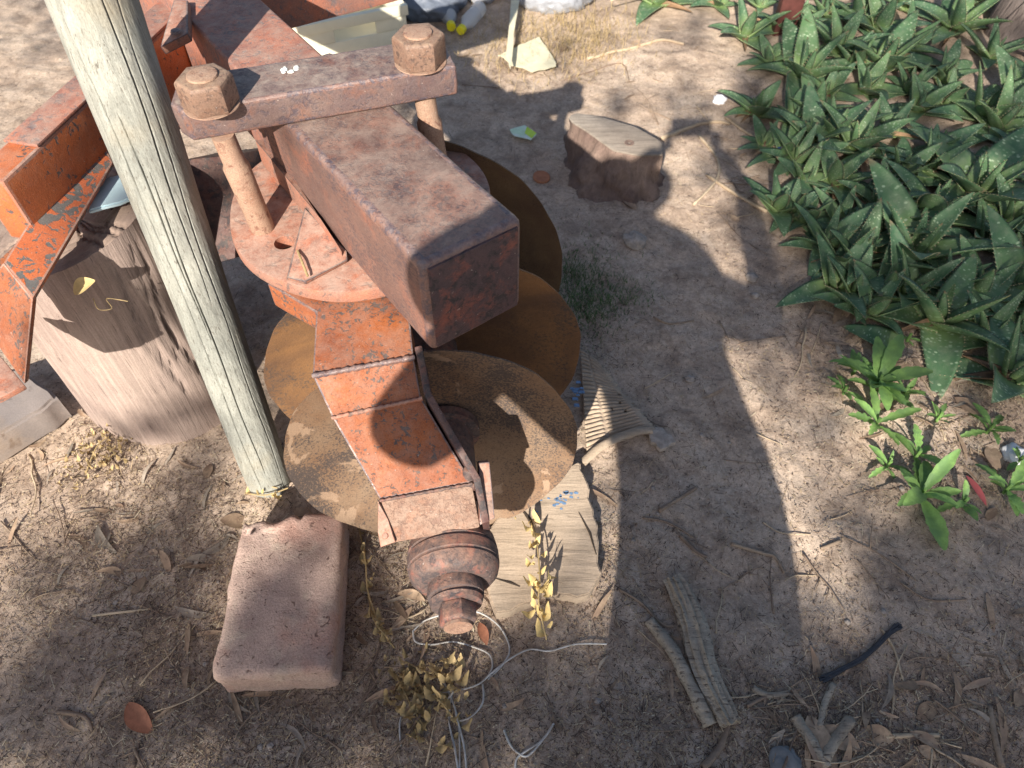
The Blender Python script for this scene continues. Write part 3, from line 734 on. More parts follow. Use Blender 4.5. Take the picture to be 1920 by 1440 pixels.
# ------------------------------------------------------------------ big stump block at the left
def stump(name, c, R, h, label, mats, lob, cracks=14, seg=180, rings=26, slant=(0, 0), flare=0.1, rough=0.012):
    vs = []; fs = []; mi = []
    ca = [(random.uniform(0, 2 * PI), random.uniform(0, .6), random.uniform(.6, 1.1), random.uniform(.004, .010)) for _ in range(cracks)]
    def rad(a, t):
        r = R * (1 + sum(am * math.cos(n * a + ph) for n, am, ph in lob)) * (1 + flare * (1 - t) ** 2)
        r += rough * float(fbm(a * 7, t * 2.5, 4, 3))
        for a0, t0, t1, dp_ in ca:
            if t0 < t < t1:
                dd = abs((a - a0 - .06 * math.sin(t * 9 + a0) + PI) % (2 * PI) - PI)
                if dd < .022: r -= dp_ * (1 - dd / .022)
        return r
    for i in range(rings + 1):
        t = i / rings
        for k in range(seg):
            a = 2 * PI * k / seg; r = rad(a, t)
            x, y = math.cos(a) * r, math.sin(a) * r
            vs.append((x, y, -0.05 + (h + .05) * t + (slant[0] * x + slant[1] * y) * t))
    for i in range(rings):
        for k in range(seg):
            a = i * seg + k; b = i * seg + (k + 1) % seg; fs.append((a, b, b + seg, a + seg))
    root = thing(name, c, label, 'tree stump')
    link('side', mesh('side', vs, fs, mats[0], True), root)
    # sawn top with rings and radial splits
    tv = []; tf = []; nr = 30
    for j in range(nr + 1):
        f = 1 - j / nr
        for k in range(seg):
            a = 2 * PI * k / seg; r = rad(a, 1) * f
            x, y = math.cos(a) * r, math.sin(a) * r
            z = 0.0022 * math.sin(j * 2.4) * (1 if j else 0) + 0.004 * float(fbm(x * 30, y * 30, 3, 9)) * (1 if j else 0)
            for a0, *_ in ca[:7]:
                dd = abs((a - a0 - .05 * math.sin(f * 9) + PI) % (2 * PI) - PI)
                if dd < .03 and f > .25 and j: z -= .012 * (1 - dd / .03)
            tv.append((x, y, h + z + slant[0] * x + slant[1] * y))
    for j in range(nr):
        for k in range(seg):
            a = j * seg + k; b = j * seg + (k + 1) % seg; tf.append((a, b, b + seg, a + seg))
    link('sawn_top', mesh('sawn_top', tv, tf, mats[1], True), root)
    return root
stump('tree_stump', (-0.935, 1.24, 0), 0.190, .585, 'large sawn grey stump standing behind the leaning post', (M['stump'], M['stump_top']),
      [(2, .05, .6), (3, .03, 2), (5, .015, 1)], 22, flare=0.03, slant=(.30, .05), rough=.006)
# small hacked stump in the middle distance
def resample(pts, n=56):
    pts = [Vector((p.x, p.y)) for p in pts]; c = sum(pts, Vector((0, 0))) / len(pts); out = []
    for k in range(n):
        a = 2 * PI * k / n; d = Vector((math.cos(a), math.sin(a))); best = 0
        for i in range(len(pts)):
            p = pts[i] - c; q = pts[(i + 1) % len(pts)] - c; e = q - p; den = d.x * e.y - d.y * e.x
            if abs(den) < 1e-9: continue
            t = (p.x * e.y - p.y * e.x) / den; u = (p.x * d.y - p.y * d.x) / den
            if t > 0 and -1e-6 <= u <= 1 + 1e-6: best = max(best, t)
        out.append(c + d * best)
    return out
def hacked_stump():
    top = resample([P(x, y, .14) for x, y in ((1064, 226), (1100, 248), (1150, 284), (1200, 294), (1244, 292), (1240, 268), (1190, 240), (1120, 220), (1075, 214))])
    base = resample([P(x, y, .0) for x, y in ((1048, 300), (1052, 385), (1100, 405), (1180, 402), (1248, 388), (1264, 330), (1245, 290), (1150, 262), (1080, 255))])
    c = Vector((base[0].x, base[0].y, 0)); root = thing('tree_stump', P(1150, 370, 0), 'low hacked stump with a pale slanting cut, right of the plough', 'tree stump')
    off = root.location; vs = []; fs = []; n = 56; ri = 22
    for i in range(ri + 1):
        t = i / ri
        for k in range(n):
            p = base[k].lerp(top[k], t ** .8); z = -.03 + .17 * t ** 1.4
            a = 2 * PI * k / n; d = Vector((math.cos(a), math.sin(a)))
            w = (math.sin(PI * t)) * (.11 * float(fbm(a * 4, t * 3, 4, 2)) - .012 * abs(math.sin(a * 11 + t * 2)))
            p = p + d * w
            vs.append((p.x - off.x, p.y - off.y, z))
    for i in range(ri):
        for k in range(n):
            a = i * n + k; b = i * n + (k + 1) % n; fs.append((a, b, b + n, a + n))
    link('side', mesh('side', vs, fs, M['small_stump'], True), root)
    prism('sawn_top', [(p.x, p.y) for p in top], .1385, .146, [M['small_stump_top']], root, bev=.002)
    kn = P(1180, 268, .146)
    lathe('knot', (kn.x, kn.y, .146), (0, 0, 1), [(-.004, .017), (.002, .016), (.0015, .009), (-.001, 0)], M['small_stump'], root, 12)
hacked_stump()

# ------------------------------------------------------------------ adobe brick
def brick():
    cs = [P(430, 985, .115), P(600, 945, .115), P(640, 975, .115), P(640, 1240, .115), P(610, 1275, .115), P(425, 1290, .115), P(404, 1255, .115)]
    c = sum(cs, Vector()) / len(cs); c.z = 0
    L1 = 0.355; W1 = 0.232
    nx_, ny_, nz_ = 34, 50, 14
    bm = bmesh.new()
    bmesh.ops.create_cube(bm, size=1)
    bmesh.ops.scale(bm, vec=(W1, L1, .115), verts=bm.verts)
    bmesh.ops.bevel(bm, geom=bm.edges[:], offset=.016, segments=4, profile=.5, affect='EDGES')
    bmesh.ops.subdivide_edges(bm, edges=[e for e in bm.edges if e.calc_length() > .05], cuts=26, use_grid_fill=True)
    bm.normal_update()
    for v in bm.verts:
        n = v.normal.copy(); p = v.co
        k = float(fbm(p.x * 22 + p.z * 31, p.y * 22 + p.z * 17, 4, 4))
        v.co += n * (k * .016 - .012 * max(0, float(vnoise(p.x * 30 + 7, p.y * 30 + p.z * 20, 6)) - .78))
        # crumbled far corner
        if p.y > L1 * .40 and p.x < 0.02: v.co.y -= .02 * (float(vnoise(p.x * 60, p.z * 40, 3)))
        v.co.x *= 1 - .05 * (p.y / L1)
    me = from_bm('adobe_brick', bm, M['brick'], smooth=True)
    cen = (P(432, 972, .115) + P(622, 950, .115) + P(645, 1245, .115) + P(405, 1262, .115)) / 4
    o = link('adobe_brick', me, None, (cen.x, cen.y, .060 + float(gh(cen.x, cen.y))))
    o.rotation_euler = (0, 0, math.radians(3))
    tag(o, 'pinkish rough adobe brick lying flat at the foot of the post', 'brick')
brick()

# ------------------------------------------------------------------ boards under the discs
def flat_thing(name, px, z0, z1, mat, label, cat, amt=.004, n=4, bev=.003, wob=0.004):
    pts = [P(x, y, z1) for x, y in px]
    c = sum(pts, Vector()) / len(pts); c.z = 0
    out = pert(pts, amt, n)
    bm = bmesh.new()
    top = [bm.verts.new((x - c.x, y - c.y, z1)) for x, y in out]; bot = [bm.verts.new((x - c.x, y - c.y, z0)) for x, y in out]
    m = len(out)
    for i in range(m): bm.faces.new((top[i], top[(i + 1) % m], bot[(i + 1) % m], bot[i]))
    bm.faces.new(top); bm.faces.new(bot[::-1])
    bmesh.ops.recalc_face_normals(bm, faces=bm.faces)
    ed = [e for e in bm.edges if abs(e.verts[0].co.z - e.verts[1].co.z) < 1e-6 and e.verts[0].co.z == e.verts[0].co.z]
    bmesh.ops.bevel(bm, geom=ed, offset=bev, segments=2, affect='EDGES', clamp_overlap=True)
    me = from_bm(name, bm, mat, smooth=True); me.set_sharp_from_angle(angle=math.radians(40))
    o = link(name, me, None, c)
    return tag(o, label, cat)
wb = flat_thing('wooden_board', [(900, 1000), (985, 930), (1086, 862), (1100, 905), (1118, 985), (1125, 1075), (1098, 1118), (1020, 1112), (985, 1135), (930, 1152), (902, 1075)], .0, .045, M['plank'],
           'bleached splintered board with a blue smear under the front disc', 'board', amt=.005, n=5)
# crack, blue smear as thin flakes of paint on it
for a, b, w in (((975, 950), (1003, 1000), .005), ((1085, 960), (1118, 1040), .003), ((930, 1085), (975, 1100), .003)):
    A_ = P(*a, .0462); B_ = P(*b, .0462)
    mid = A_.lerp(B_, .5) + Vector((.006, 0, 0))
    tube('split', [A_, mid, B_], [w * .3, w, w * .3], M['crack'], wb, 6, flat=.3)
for i in range(26):
    q = P(1052 + random.gauss(0, 14), 935 + random.gauss(0, 9), .0455)
    s = random.uniform(.002, .006)
    vs = [(s * math.cos(k * 1.05) * random.uniform(.5, 1.5) + q.x - wb.location.x, s * math.sin(k * 1.05) * random.uniform(.4, 1) + q.y - wb.location.y, q.z + .0004) for k in range(6)]
    link('paint_flake', mesh('paint_flake', vs, [tuple(range(6))], M['blue_stain']), wb)
# corrugated mat remains
def mat_piece():
    root = thing('corrugated_mat', P(1150, 760, 0), 'torn ribbed mat scrap half buried beside the discs', 'mat')
    def corner(u, v):   # u across (0..1), v down
        a = P(1088, 655, .012).lerp(P(1130, 690, .012), u); b = P(1100, 850, .012).lerp(P(1225, 806, .012), u)
        return a.lerp(b, v)
    vs = []; fs = []; nu, nv_ = 40, 220
    for j in range(nv_ + 1):
        for i in range(nu + 1):
            u, v = i / nu, j / nv_; p = corner(u, v)
            z = .016 + .0042 * math.sin(v * 2 * PI * 24 + 1.2 * math.sin(u * 5)) * (0 if .32 < u < .40 or u > .9 else 1)
            z += .006 * float(fbm(p.x * 25, p.y * 25, 3, 2)) + float(gh(p.x, p.y)) * .8
            edge = .010 * float(vnoise(v * 60, 2, 2)) if i == nu else 0
            vs.append((p.x - root.location.x + edge, p.y - root.location.y, z - root.location.z))
    for j in range(nv_):
        for i in range(nu):
            u, v = (i + .5) / nu, (j + .5) / nv_
            if float(vnoise(u * 9 + 3, v * 16, 5)) > .86 and u > .5: continue
            a = j * (nu + 1) + i; fs.append((a, a + 1, a + nu + 2, a + nu + 1))
    sh = link('ribbed_sheet', mesh('ribbed_sheet', vs, fs, M['plank'], True), root)
    md = sh.modifiers.new('s', 'SOLIDIFY'); md.thickness = .003
    tube('folded_edge', smooth_path([P(1092, 868, .02), P(1130, 835, .03), P(1180, 812, .025), P(1222, 806, .02)]), .011, M['plank'], root, 10, flat=.5)
    pts = [P(1212, 800, .014), P(1240, 800, .014), P(1268, 828, .012), P(1240, 842, .012), P(1222, 828, .012)]
    prism('torn_flap', pert(pts, .004, 3), .0, .016, [M['rock']], root, bev=.002)
    for i in range(16):
        q = P(1082 + random.gauss(0, 5), 735 + random.gauss(0, 12), .0235); w_ = random.uniform(.004, .008)
        prism('blue_patch', [(q.x - w_, q.y - w_ * .5), (q.x + w_, q.y - w_ * .6), (q.x + w_ * .8, q.y + w_ * .5), (q.x - w_ * .9, q.y + w_ * .6)], .022 + i * .0001, .0245 + i * .0001, [M['blue_stain']], root, bev=0)
mat_piece()
slab = flat_thing('stone_slab', [(-120, 740), (40, 690), (110, 742), (60, 778), (-120, 880)], .0, .09, M['slab'], 'grey slab with a tan edge under the orange frame at the left edge', 'slab', amt=.006, n=4, bev=.008)
blue = flat_thing('blue_board', [(150, 345), (240, 322), (262, 365), (222, 380), (168, 394)], .652, .662, M['pale_blue'], 'pale blue sheet lying on the stump, left of the post', 'board', .002, 2)
sup = prism('sheet_support', [(blue.location.x - .02, blue.location.y + .0), (blue.location.x + .02, blue.location.y + .0), (blue.location.x + .02, blue.location.y + .03), (blue.location.x - .02, blue.location.y + .03)], .56, .650, [M['dark_steel']], blue, bev=.002)

# ------------------------------------------------------------------ aloes
def aloe_leaf_mesh(name, L, W, e0, curv, depth=.35, twist=0.0):
    nl, nw = 22, 8; vs = []; fs = []; uv = []; mi = []
    p = Vector((0, 0, 0)); el = math.radians(e0); ctr = []
    for i in range(nl + 1):
        t = i / nl; ctr.append((p.copy(), el, t))
        p = p + Vector((math.cos(el), 0, math.sin(el))) * (L / nl)
        el += math.radians(curv) / nl * (0.6 + 0.8 * t)
    def width(t): return W * (0.80 + 0.35 * math.sin(min(t / .35, 1) * PI / 2) * .6) * (1 - t ** 1.7) ** .85 + .0008
    def frame(e, t):
        n = Vector((-math.sin(e), 0, math.cos(e))); s = Vector((0, 1, 0)); tw = twist * t
        return s * math.cos(tw) + n * math.sin(tw), n * math.cos(tw) - s * math.sin(tw)
    for (c, e, t) in ctr:
        w = width(t); s, n = frame(e, t)
        for k in range(nw + 1):
            q = -1 + 2 * k / nw
            vs.append(c + s * (q * w / 2) + n * (depth * (q * q - .6) * w / 2)); uv.append((k / nw * (w / W) * .45, t))
        th = .22 * w * (1 - .5 * t) + .001
        for k in range(1, nw):
            q = -1 + 2 * k / nw
            vs.append(c + s * (q * w / 2) + n * (depth * (q * q - .6) * w / 2 - th * (1 - q * q))); uv.append((k / nw * .45, t))
    row = 2 * nw
    for i in range(nl):
        o = i * row
        for k in range(nw): fs.append((o + k, o + row + k, o + row + k + 1, o + k + 1)); mi.append(0)
        bot = [o] + [o + nw + 1 + k for k in range(nw - 1)] + [o + nw]
        for k in range(nw): fs.append((bot[k], bot[k + 1], bot[k + 1] + row, bot[k] + row)); mi.append(0)
    # marginal teeth
    nt = int(L / .0125)
    for sd in (-1, 1):
        for j in range(nt):
            t = (j + .5 + random.uniform(-.15, .15)) / nt
            if t > .97: continue
            i = t * nl; i0 = int(i); f = i - i0
            c = ctr[i0][0].lerp(ctr[min(i0 + 1, nl)][0], f); e = ctr[i0][1]; w = width(t); s, n = frame(e, t)
            tx = Vector((math.cos(e), 0, math.sin(e)))
            base = c + s * (sd * w / 2 * .985) + n * (depth * .4 * w / 2)
            sz = .0058 * (1 - .4 * t)
            b = len(vs)
            vs += [base - tx * sz * .62, base + tx * sz * .62, base + s * sd * sz * 1.15 + n * sz * .35 + tx * sz * .35, base - n * sz * .4]
            uv += [(0, t)] * 4
            fs += [(b, b + 1, b + 2), (b, b + 2, b + 3), (b + 1, b + 3, b + 2)]; mi += [1, 1, 1]
    me = mesh(name, vs, fs, [M['aloe'], M['tooth']], True, mi, uv)
    return me
M['dead_aloe'] = simple('withered_aloe_leaf', (0.27, 0.17, 0.10), .8, .35, 30, bumps=.6, bd=.003, var2=(0.17, .11, .07), objvar=.3)
KINDS = {'outer': [], 'mid': [], 'inner': [], 'core': []}
for i in range(5):
    KINDS['outer'].append(aloe_leaf_mesh('leaf', .27, .112, random.uniform(12, 30), random.uniform(-60, -10), .22, twist=random.uniform(-.5, .5)))
    KINDS['mid'].append(aloe_leaf_mesh('leaf', .26, .100, random.uniform(36, 50), random.uniform(-45, -10), .28, twist=random.uniform(-.4, .4)))
KINDS['dead'] = []
for i in range(3):
    me_ = aloe_leaf_mesh('leaf', .24, .07, random.uniform(5, 18), random.uniform(-50, -20), .6, twist=random.uniform(-.9, .9)); me_.materials.clear(); me_.materials.append(M['dead_aloe']); me_.materials.append(M['dead_aloe']); KINDS['dead'].append(me_)
for i in range(3):
    KINDS['inner'].append(aloe_leaf_mesh('leaf', .22, .070, random.uniform(58, 68), random.uniform(-18, 5), .40, twist=random.uniform(-.3, .3)))
    KINDS['core'].append(aloe_leaf_mesh('leaf', .12, .034, random.uniform(72, 82), 0, .7))
AG = 'spotted aloes in the bed on the right'
def aloe(p, size, label, n=11, az0=None, grp=AG, tilt=(0, 0)):
    root = thing('aloe_plant', p, label, 'aloe plant', grp)
    a = random.uniform(0, 2 * PI) if az0 is None else az0
    for i in range(n):
        f = i / (n - 1)
        kd = 'outer' if f < .38 else 'mid' if f < .68 else 'inner' if f < .88 else 'core'
        o = link('leaf', random.choice(KINDS[kd]), root)
        sc = size * random.uniform(.82, 1.12)
        o.scale = (sc, sc * random.uniform(.95, 1.3), sc); o.rotation_euler = (random.uniform(-.12, .12), random.uniform(-.08, .08), a)
        o.location = (math.cos(a) * .008, math.sin(a) * .008, .004 + .022 * f * size)
        a += math.radians(137.5) + random.uniform(-.25, .25)
    for _ in range(random.choice((0, 1, 1, 2))):
        me = random.choice(KINDS['dead']); o = link('leaf', me, root); a = random.uniform(0, 6.28); sc = size * random.uniform(.6, .95)
        o.scale = (sc, sc * .6, sc); o.rotation_euler = (random.uniform(-.5, .5), .12, a); o.location = (0, 0, .012); o['label'] = 'withered brown leaf'
    root.rotation_euler = (tilt[0], tilt[1], 0)
    return root
HERO = [
 ((1705, 485), 1.12, 'biggest aloe rosette, heavily speckled, low in the middle of the bed', 11, 2.4),
 ((1830, 372), 1.22, 'large aloe rosette with tall pale-flecked leaves near the right edge', 10, 1.1),
 ((1755, 610), .98, 'aloe with an upright spotted leaf at the bottom edge of the bed', 10, 1.8),
 ((1600, 285), .86, 'aloe with a broad leaf reaching left beside the blue can', 10, 2.9),
 ((1560, 350), .74, 'dusty aloe rosette just right of the blue can', 9, 2.2),
 ((1545, 470), .62, 'small flat aloe at the left corner of the bed above the dry leaves', 9, 3.0),
 ((1900, 560), .95, 'aloe with a wide spotted leaf crossing the right edge of the photo', 9, 2.8),
 ((1505, 150), .98, 'aloe with a tall narrow leaf beside the dark red post', 10, 1.7),
 ((1655, 130), .95, 'upright aloe in the upper middle of the bed', 10, 1.4),
 ((1395, 75), .72, 'small bright aloe at the upper left corner of the bed', 8, 2.6),
 ((1230, 10), .95, 'sunlit aloe with drooping leaves alone on the soil at the top', 7, 4.2),
 ((1415, 218), .60, 'pale green young aloe beside the white stone', 10, 1.0),
 ((1790, 60), .95, 'sunlit aloe below the tree trunk', 9, 1.5),
 ((1885, 715), .80, 'low aloe with long flat leaves at the lower right of the bed', 7, 2.9),
 ((1775, 545), .50, 'young bright aloe with a yellow-green heart', 9, 0.6),
]
for (px, s, lb, n, az) in HERO:
    q = G(*px); aloe(q + Vector((0, 0, .012)), s, lb, n, az)
# single big leaf lying at the edge of the bed
r_ = thing('aloe_leaf', G(1690, 655, .01), 'single broad rounded aloe leaf lying at the lower edge of the bed', 'leaf')
o = link('leaf', aloe_leaf_mesh('leaf', .17, .10, 10, -20, .25), r_); o.rotation_euler = (0, 0, 2.7)
fill = [(1450, 120), (1475, 300), (1480, 230), (1530, 220), (1570, 90), (1600, 40), (1700, 20), (1720, 210), (1760, 290), (1680, 330), (1640, 390), (1760, 150), (1830, 220), (1900, 180), (1900, 290), (1840, 470),
        (1890, 430), (1620, 180), (1540, 30), (1490, 395), (1600, 555), (1660, 250), (1860, 110), (1910, 640), (1430, 20), (1350, 20), (1820, 560), (1500, 60), (1640, 450), (1740, 405), (1690, 90), (1840, 20), (1560, 255), (1790, 420),
        (1500, 340), (1580, 420), (1450, 400), (1610, 500), (1690, 560), (1700, 180), (1640, 60), (1730, 330), (1800, 320), (1860, 250), (1780, 200), (1520, 270), (1550, 180), (1480, 180), (1430, 280), (1940, 600), (1850, 640), (1590, 340), (1900, 480), (1670, 420), (1600, 120), (1470, 50),
        (1570, 545), (1625, 590), (1580, 500), (1650, 560), (1510, 420), (1500, 300), (1960, 350), (1970, 480), (1960, 120), (1990, 230), (1640, -20), (1760, -30), (1900, 40), (1560, -20), (1450, -20)]
SHORT = ['the biggest speckled rosette', 'the tall-leaved edge rosette', 'the upright-leaved spotted aloe', 'the aloe beside the blue can', 'the dusty aloe right of the can',
 'the flat aloe at the left corner', 'the wide-leaved aloe at the right edge', 'the aloe beside the red post', 'the upright upper-middle aloe', 'the bright aloe at the top corner',
 'the lone sunlit aloe at the top', 'the pale aloe by the white stone', 'the sunlit aloe below the trunk', 'the low lower-right aloe', 'the young yellow-hearted aloe']
DIRS = ['right', 'upper right', 'upper side', 'upper left', 'left', 'lower left', 'lower side', 'lower right']
used_lab = set()
def near_label(x, y):
    order = sorted(range(len(HERO)), key=lambda k: math.hypot(x - HERO[k][0][0], y - HERO[k][0][1]))
    for k in order[:8]:
        for w in ('', 'next but one '):
            a = math.atan2(HERO[k][0][1] - y, x - HERO[k][0][0])
            l = 'aloe rosette ' + w + 'at the ' + DIRS[int(round(a / (PI / 4))) % 8] + ' of ' + SHORT[k]
            if l not in used_lab and len(l.split()) <= 16:
                used_lab.add(l); return l
    return 'aloe rosette among its neighbours in the dense bed on the right'
for i, (x, y) in enumerate(fill):
    if min(math.hypot(x - h[0][0], y - h[0][1]) / h[1] for h in HERO[:9]) < 52: continue
    q = G(x + random.uniform(-8, 8), y + random.uniform(-8, 8))
    s = random.uniform(.5, .8) * (0.8 if x < 1520 else 1.05)
    aloe(q + Vector((0, 0, .006)), s, near_label(x, y), random.choice((8, 9, 10)), tilt=(random.uniform(-.2, .2), random.uniform(-.2, .2)))

# ------------------------------------------------------------------ weeds
def weed_leaf(L, W, lift, droop, lob=.25):
    n = 16; vs = []; fs = []; el = math.radians(lift); p = Vector((0, 0, 0))
    for i in range(n + 1):
        t = i / n
        w = W * (math.sin(PI * min(1, (t * .93 + .04)) ** 1.25) ** .9) * (1 + lob * (0.5 if i % 3 == 0 else (-.35 if i % 3 == 1 else .1))) + .0012
        nn = Vector((-math.sin(el), 0, math.cos(el))); s = Vector((0, 1, 0))
        vs += [p + s * w / 2 + nn * w * .14, p + s * w * .25 + nn * w * .05, p - nn * .0006, p - s * w * .25 + nn * w * .05, p - s * w / 2 * random.uniform(.9, 1.08) + nn * w * .14]
        p = p + Vector((math.cos(el), 0, math.sin(el))) * (L / n); el += math.radians(droop) / n
    for i in range(n):
        for k in range(4):
            a = i * 5 + k; fs.append((a, a + 1, a + 6, a + 5))
    return mesh('leaf', vs, fs, M['weed'], True)
WL = [weed_leaf(.115, random.uniform(.020, .032), random.uniform(15, 60), random.uniform(-75, -20), random.choice((.15, .4, .6))) for _ in range(8)]
WG = 'young green weeds below the aloes'
def weed(px, size, n, label, az=None):
    q = G(*px); root = thing('weed_plant', q, label, 'weed', WG); a = random.uniform(0, 6.28) if az is None else az
    for i in range(n):
        o = link('leaf', random.choice(WL), root); s = size * random.uniform(.6, 1.15)
        o.scale = (s, s, s); o.rotation_euler = (random.uniform(-.2, .2), random.uniform(-.15, .1), a); a += 2.4 + random.uniform(-.3, .3)
        o.location = (0, 0, .004 + .003 * i)
    tube('stem', [q + Vector((0, 0, -.01)), q + Vector((0, 0, .02 + .003 * n))], .004, M['weed'], root, 7)
weed((1635, 735), 1.15, 18, 'bushy green weed, nearest to the trodden path')
weed((1600, 700), .55, 6, 'tiny weed behind the bushy one'); weed((1690, 745), .7, 8, 'weed right of the bushy one, half in shade')
weed((1640, 800), .85, 6, 'weed with long bright leaves reaching over the path')
weed((1715, 860), .95, 6, 'weed with a broad sunlit leaf pointing left'); weed((1720, 935), 1.15, 9, 'lowest weed, lobed leaves spread in a star')
weed((1880, 925), .9, 8, 'weed at the right edge beside a red leaf'); weed((1850, 812), .7, 8, 'rounded-leaf weed by the right edge above the foil')
weed((1755, 790), .55, 6, 'small weed under the dry brown leaf'); weed((1905, 870), .5, 5, 'little weed cut by the right edge')
weed((1580, 740), .5, 6, 'leafy weed at the left end of the weed patch', 2.5); weed((1660, 880), .5, 6, 'weed between the lobed one and the path'); weed((1800, 950), .6, 7, 'weed beside the dark pink leaf')
weed((1700, 640), .3, 4, 'seedling at the edge of the dry leaves')

# ------------------------------------------------------------------ green grass patch by the rear disc
def blades(name, pts, h, w, mat, label, cat, lean=.6):
    vs = []; fs = []
    for (x, y) in pts:
        z = float(gh(x, y)); a = random.uniform(0, 6.28); hh = h * random.uniform(.4, 1.2); l = random.uniform(.2, lean) * hh
        u = Vector((math.cos(a), math.sin(a), 0)); s = Vector((-u.y, u.x, 0)) * w * .5; b = Vector((x, y, z - .002))
        k = len(vs)
        vs += [b - s, b + s, b + u * l * .4 + s * .7 + Vector((0, 0, hh * .6)), b + u * l * .4 - s * .7 + Vector((0, 0, hh * .6)), b + u * l + Vector((0, 0, hh))]
        fs += [(k, k + 1, k + 2, k + 3), (k + 3, k + 2, k + 4)]
    o = link(name, mesh(name, vs, fs, mat)); return tag(o, label, cat, kind='stuff')
def scatter_px(cx, cy, sx, sy, n):
    out = []
    for _ in range(n):
        q = G(random.gauss(cx, sx), random.gauss(cy, sy)); out.append((q.x, q.y))
    return out
blades('grass', scatter_px(1095, 555, 38, 42, 2200) + scatter_px(1160, 560, 40, 18, 350) + scatter_px(1070, 510, 14, 16, 300), .016, .0022, M['grass'], 'short green grass growing beside the rear discs', 'grass', 1.2)
blades('dry_grass', scatter_px(1010, 75, 70, 40, 1300) + scatter_px(1110, 70, 50, 30, 700), .05, .0018, M['straw'], 'dry tangled grass around the litter at the top', 'dry grass', 2.2)

# ------------------------------------------------------------------ litter: leaves and twigs
def leaf_mesh(L, W, curl, bend):
    n = 9; vs = []; fs = []
    for i in range(n + 1):
        t = i / n; w = W * math.sin(PI * (t * .96 + .02)) ** .8 + .0006
        x = L * (t - .5); y = bend * L * (t - .5) ** 2 * 2; z = curl * L * (.25 - (t - .5) ** 2) + .002
        for q in (-1, 0, 1): vs.append((x, y + q * w / 2, z + abs(q) * w * .22))
    for i in range(n):
        for k in range(2):
            a = i * 3 + k; fs.append((a, a + 1, a + 4, a + 3))
    return vs, fs
LM = []
for i in range(9):
    vs, fs = leaf_mesh(random.uniform(.07, .12), random.uniform(.010, .020), random.uniform(-.1, .35), random.uniform(-.4, .4))
    LM.append(mesh('dry_leaf', vs, fs, [M['dry_leaf'], M['dry_leaf'], M['dry_leaf_grey']][i % 3], True))
broad = []
for i in range(4):
    vs, fs = leaf_mesh(.085, .045, random.uniform(.1, .4), random.uniform(-.1, .1)); broad.append(mesh('dry_leaf', vs, fs, M['dry_leaf'], True))
def gnormal(x, y, e=.02):
    dx = float(gh(x + e, y) - gh(x - e, y)) / (2 * e); dy = float(gh(x, y + e) - gh(x, y - e)) / (2 * e)
    return Vector((-dx, -dy, 1)).normalized()
def lay(o, q, ang, tilt=.12):
    n = gnormal(q.x, q.y); n = (n + Vector((random.uniform(-tilt, tilt), random.uniform(-tilt, tilt), 0))).normalized()
    rot = n.to_track_quat('Z', 'Y').to_matrix().to_4x4() @ Matrix.Rotation(ang, 4, 'Z')
    o.rotation_euler = rot.to_euler(); o.location = q
def put_leaf(px, ang, me, label, group='dry leaves on the ground', s=1.0):
    o = link('dry_leaf', me); lay(o, G(*px, .002), ang); s *= .78; o.scale = (s, s, s * .6)
    return tag(o, label, 'dry leaf', group)
# those one can point at
SPEC = [((1855, 1150), 1.6, 0, 'slender tan leaf lying alone in the shade near the right edge', 1.05), ((1735, 1335), 1.35, 9, 'broad brown leaf propped on the twigs at the lower right', .9),
 ((1530, 1390), 2.2, 9, 'long curled brown leaf over the dry tangle at the bottom', 1.5), ((1570, 1385), 1.2, 10, 'pale hollow leaf beside the long curled one at the bottom', 1.25),
 ((1795, 1300), 2.6, 1, 'long flat leaf lying at the lower right among sticks', 1.5), ((1880, 1360), .1, 3, 'pale leaf across the dark twig at the lower right', 1.2),
 ((1885, 1260), 2.5, 2, 'greyish broken leaf at the right edge', 1.0), ((1910, 1310), 1.1, 10, 'tan leaf cut by the right edge low down', .7),
 ((1130, 935), 1.25, 4, 'upright tan leaf beside the bleached board', 1.1), ((1115, 985), 1.4, 11, 'pale square leaf scrap at the board corner', .5),
 ((392, 885), .5, 10, 'brown leaf at the foot of the stump', .7), ((455, 895), 1.5, 5, 'tan leaf standing against the post', .8),
 ((370, 1055), 2.5, 2, 'silvery curled leaf left of the brick', 1.0), ((385, 1188), 0.8, 3, 'thin leaf touching the left side of the brick', .9),
 ((262, 1100), 1.5, 12, 'pale rounded leaf half buried left of the brick', .7), ((195, 960), .9, 4, 'narrow leaf on the sunlit slope left of the stump', .9),
 ((385, 935), .8, 5, 'narrow leaf below the stump', .9), ((720, 1300), 1.9, 0, 'narrow brown leaf standing in the straw below the hub', 1.0),
 ((800, 1195), 2.4, 3, 'curled leaf under the hub nut', 1.1), ((755, 1165), 2.2, 6, 'long brown leaf left of the hub nut', 1.2),
 ((700, 1350), 2.0, 1, 'grey curled leaf at the bottom beside the brick', 1.1), ((1450, 345), 2.5, 5, 'brown leaf lying on the soil by the aloes', .9),
 ((1180, 385), .2, 10, 'curled brown leaf at the foot of the hacked stump', .9), ((1570, 590), 2.6, 6, 'pale leaf strip at the edge of the aloe bed', 1.4),
 ((1620, 615), 2.6, 7, 'second pale leaf strip below the aloe bed', 1.2), ((1690, 690), 1.2, 9, 'crumpled orange-brown leaf under the aloes', 1.1), ((1735, 705), 2.2, 10, 'russet crumpled leaf next to the weeds', 1.0),
 ((1815, 765), .4, 11, 'big smooth brown leaf between weeds and aloe', 1.2), ((1860, 860), 1.3, 12, 'tan leaf beside the silver foil', 1.2), ((1660, 765), 1.5, 10, 'ochre leaf under the bushy weed', .7), ((1575, 775), .1, 8, 'wide tan leaf on the path edge', .8), ((1340, 740), 3.0, 3, 'thin leaf alone in the photographer shadow', .9)]
for px, an, k, lb, s in SPEC: put_leaf(px, an, (LM + broad)[k], lb, s=s)
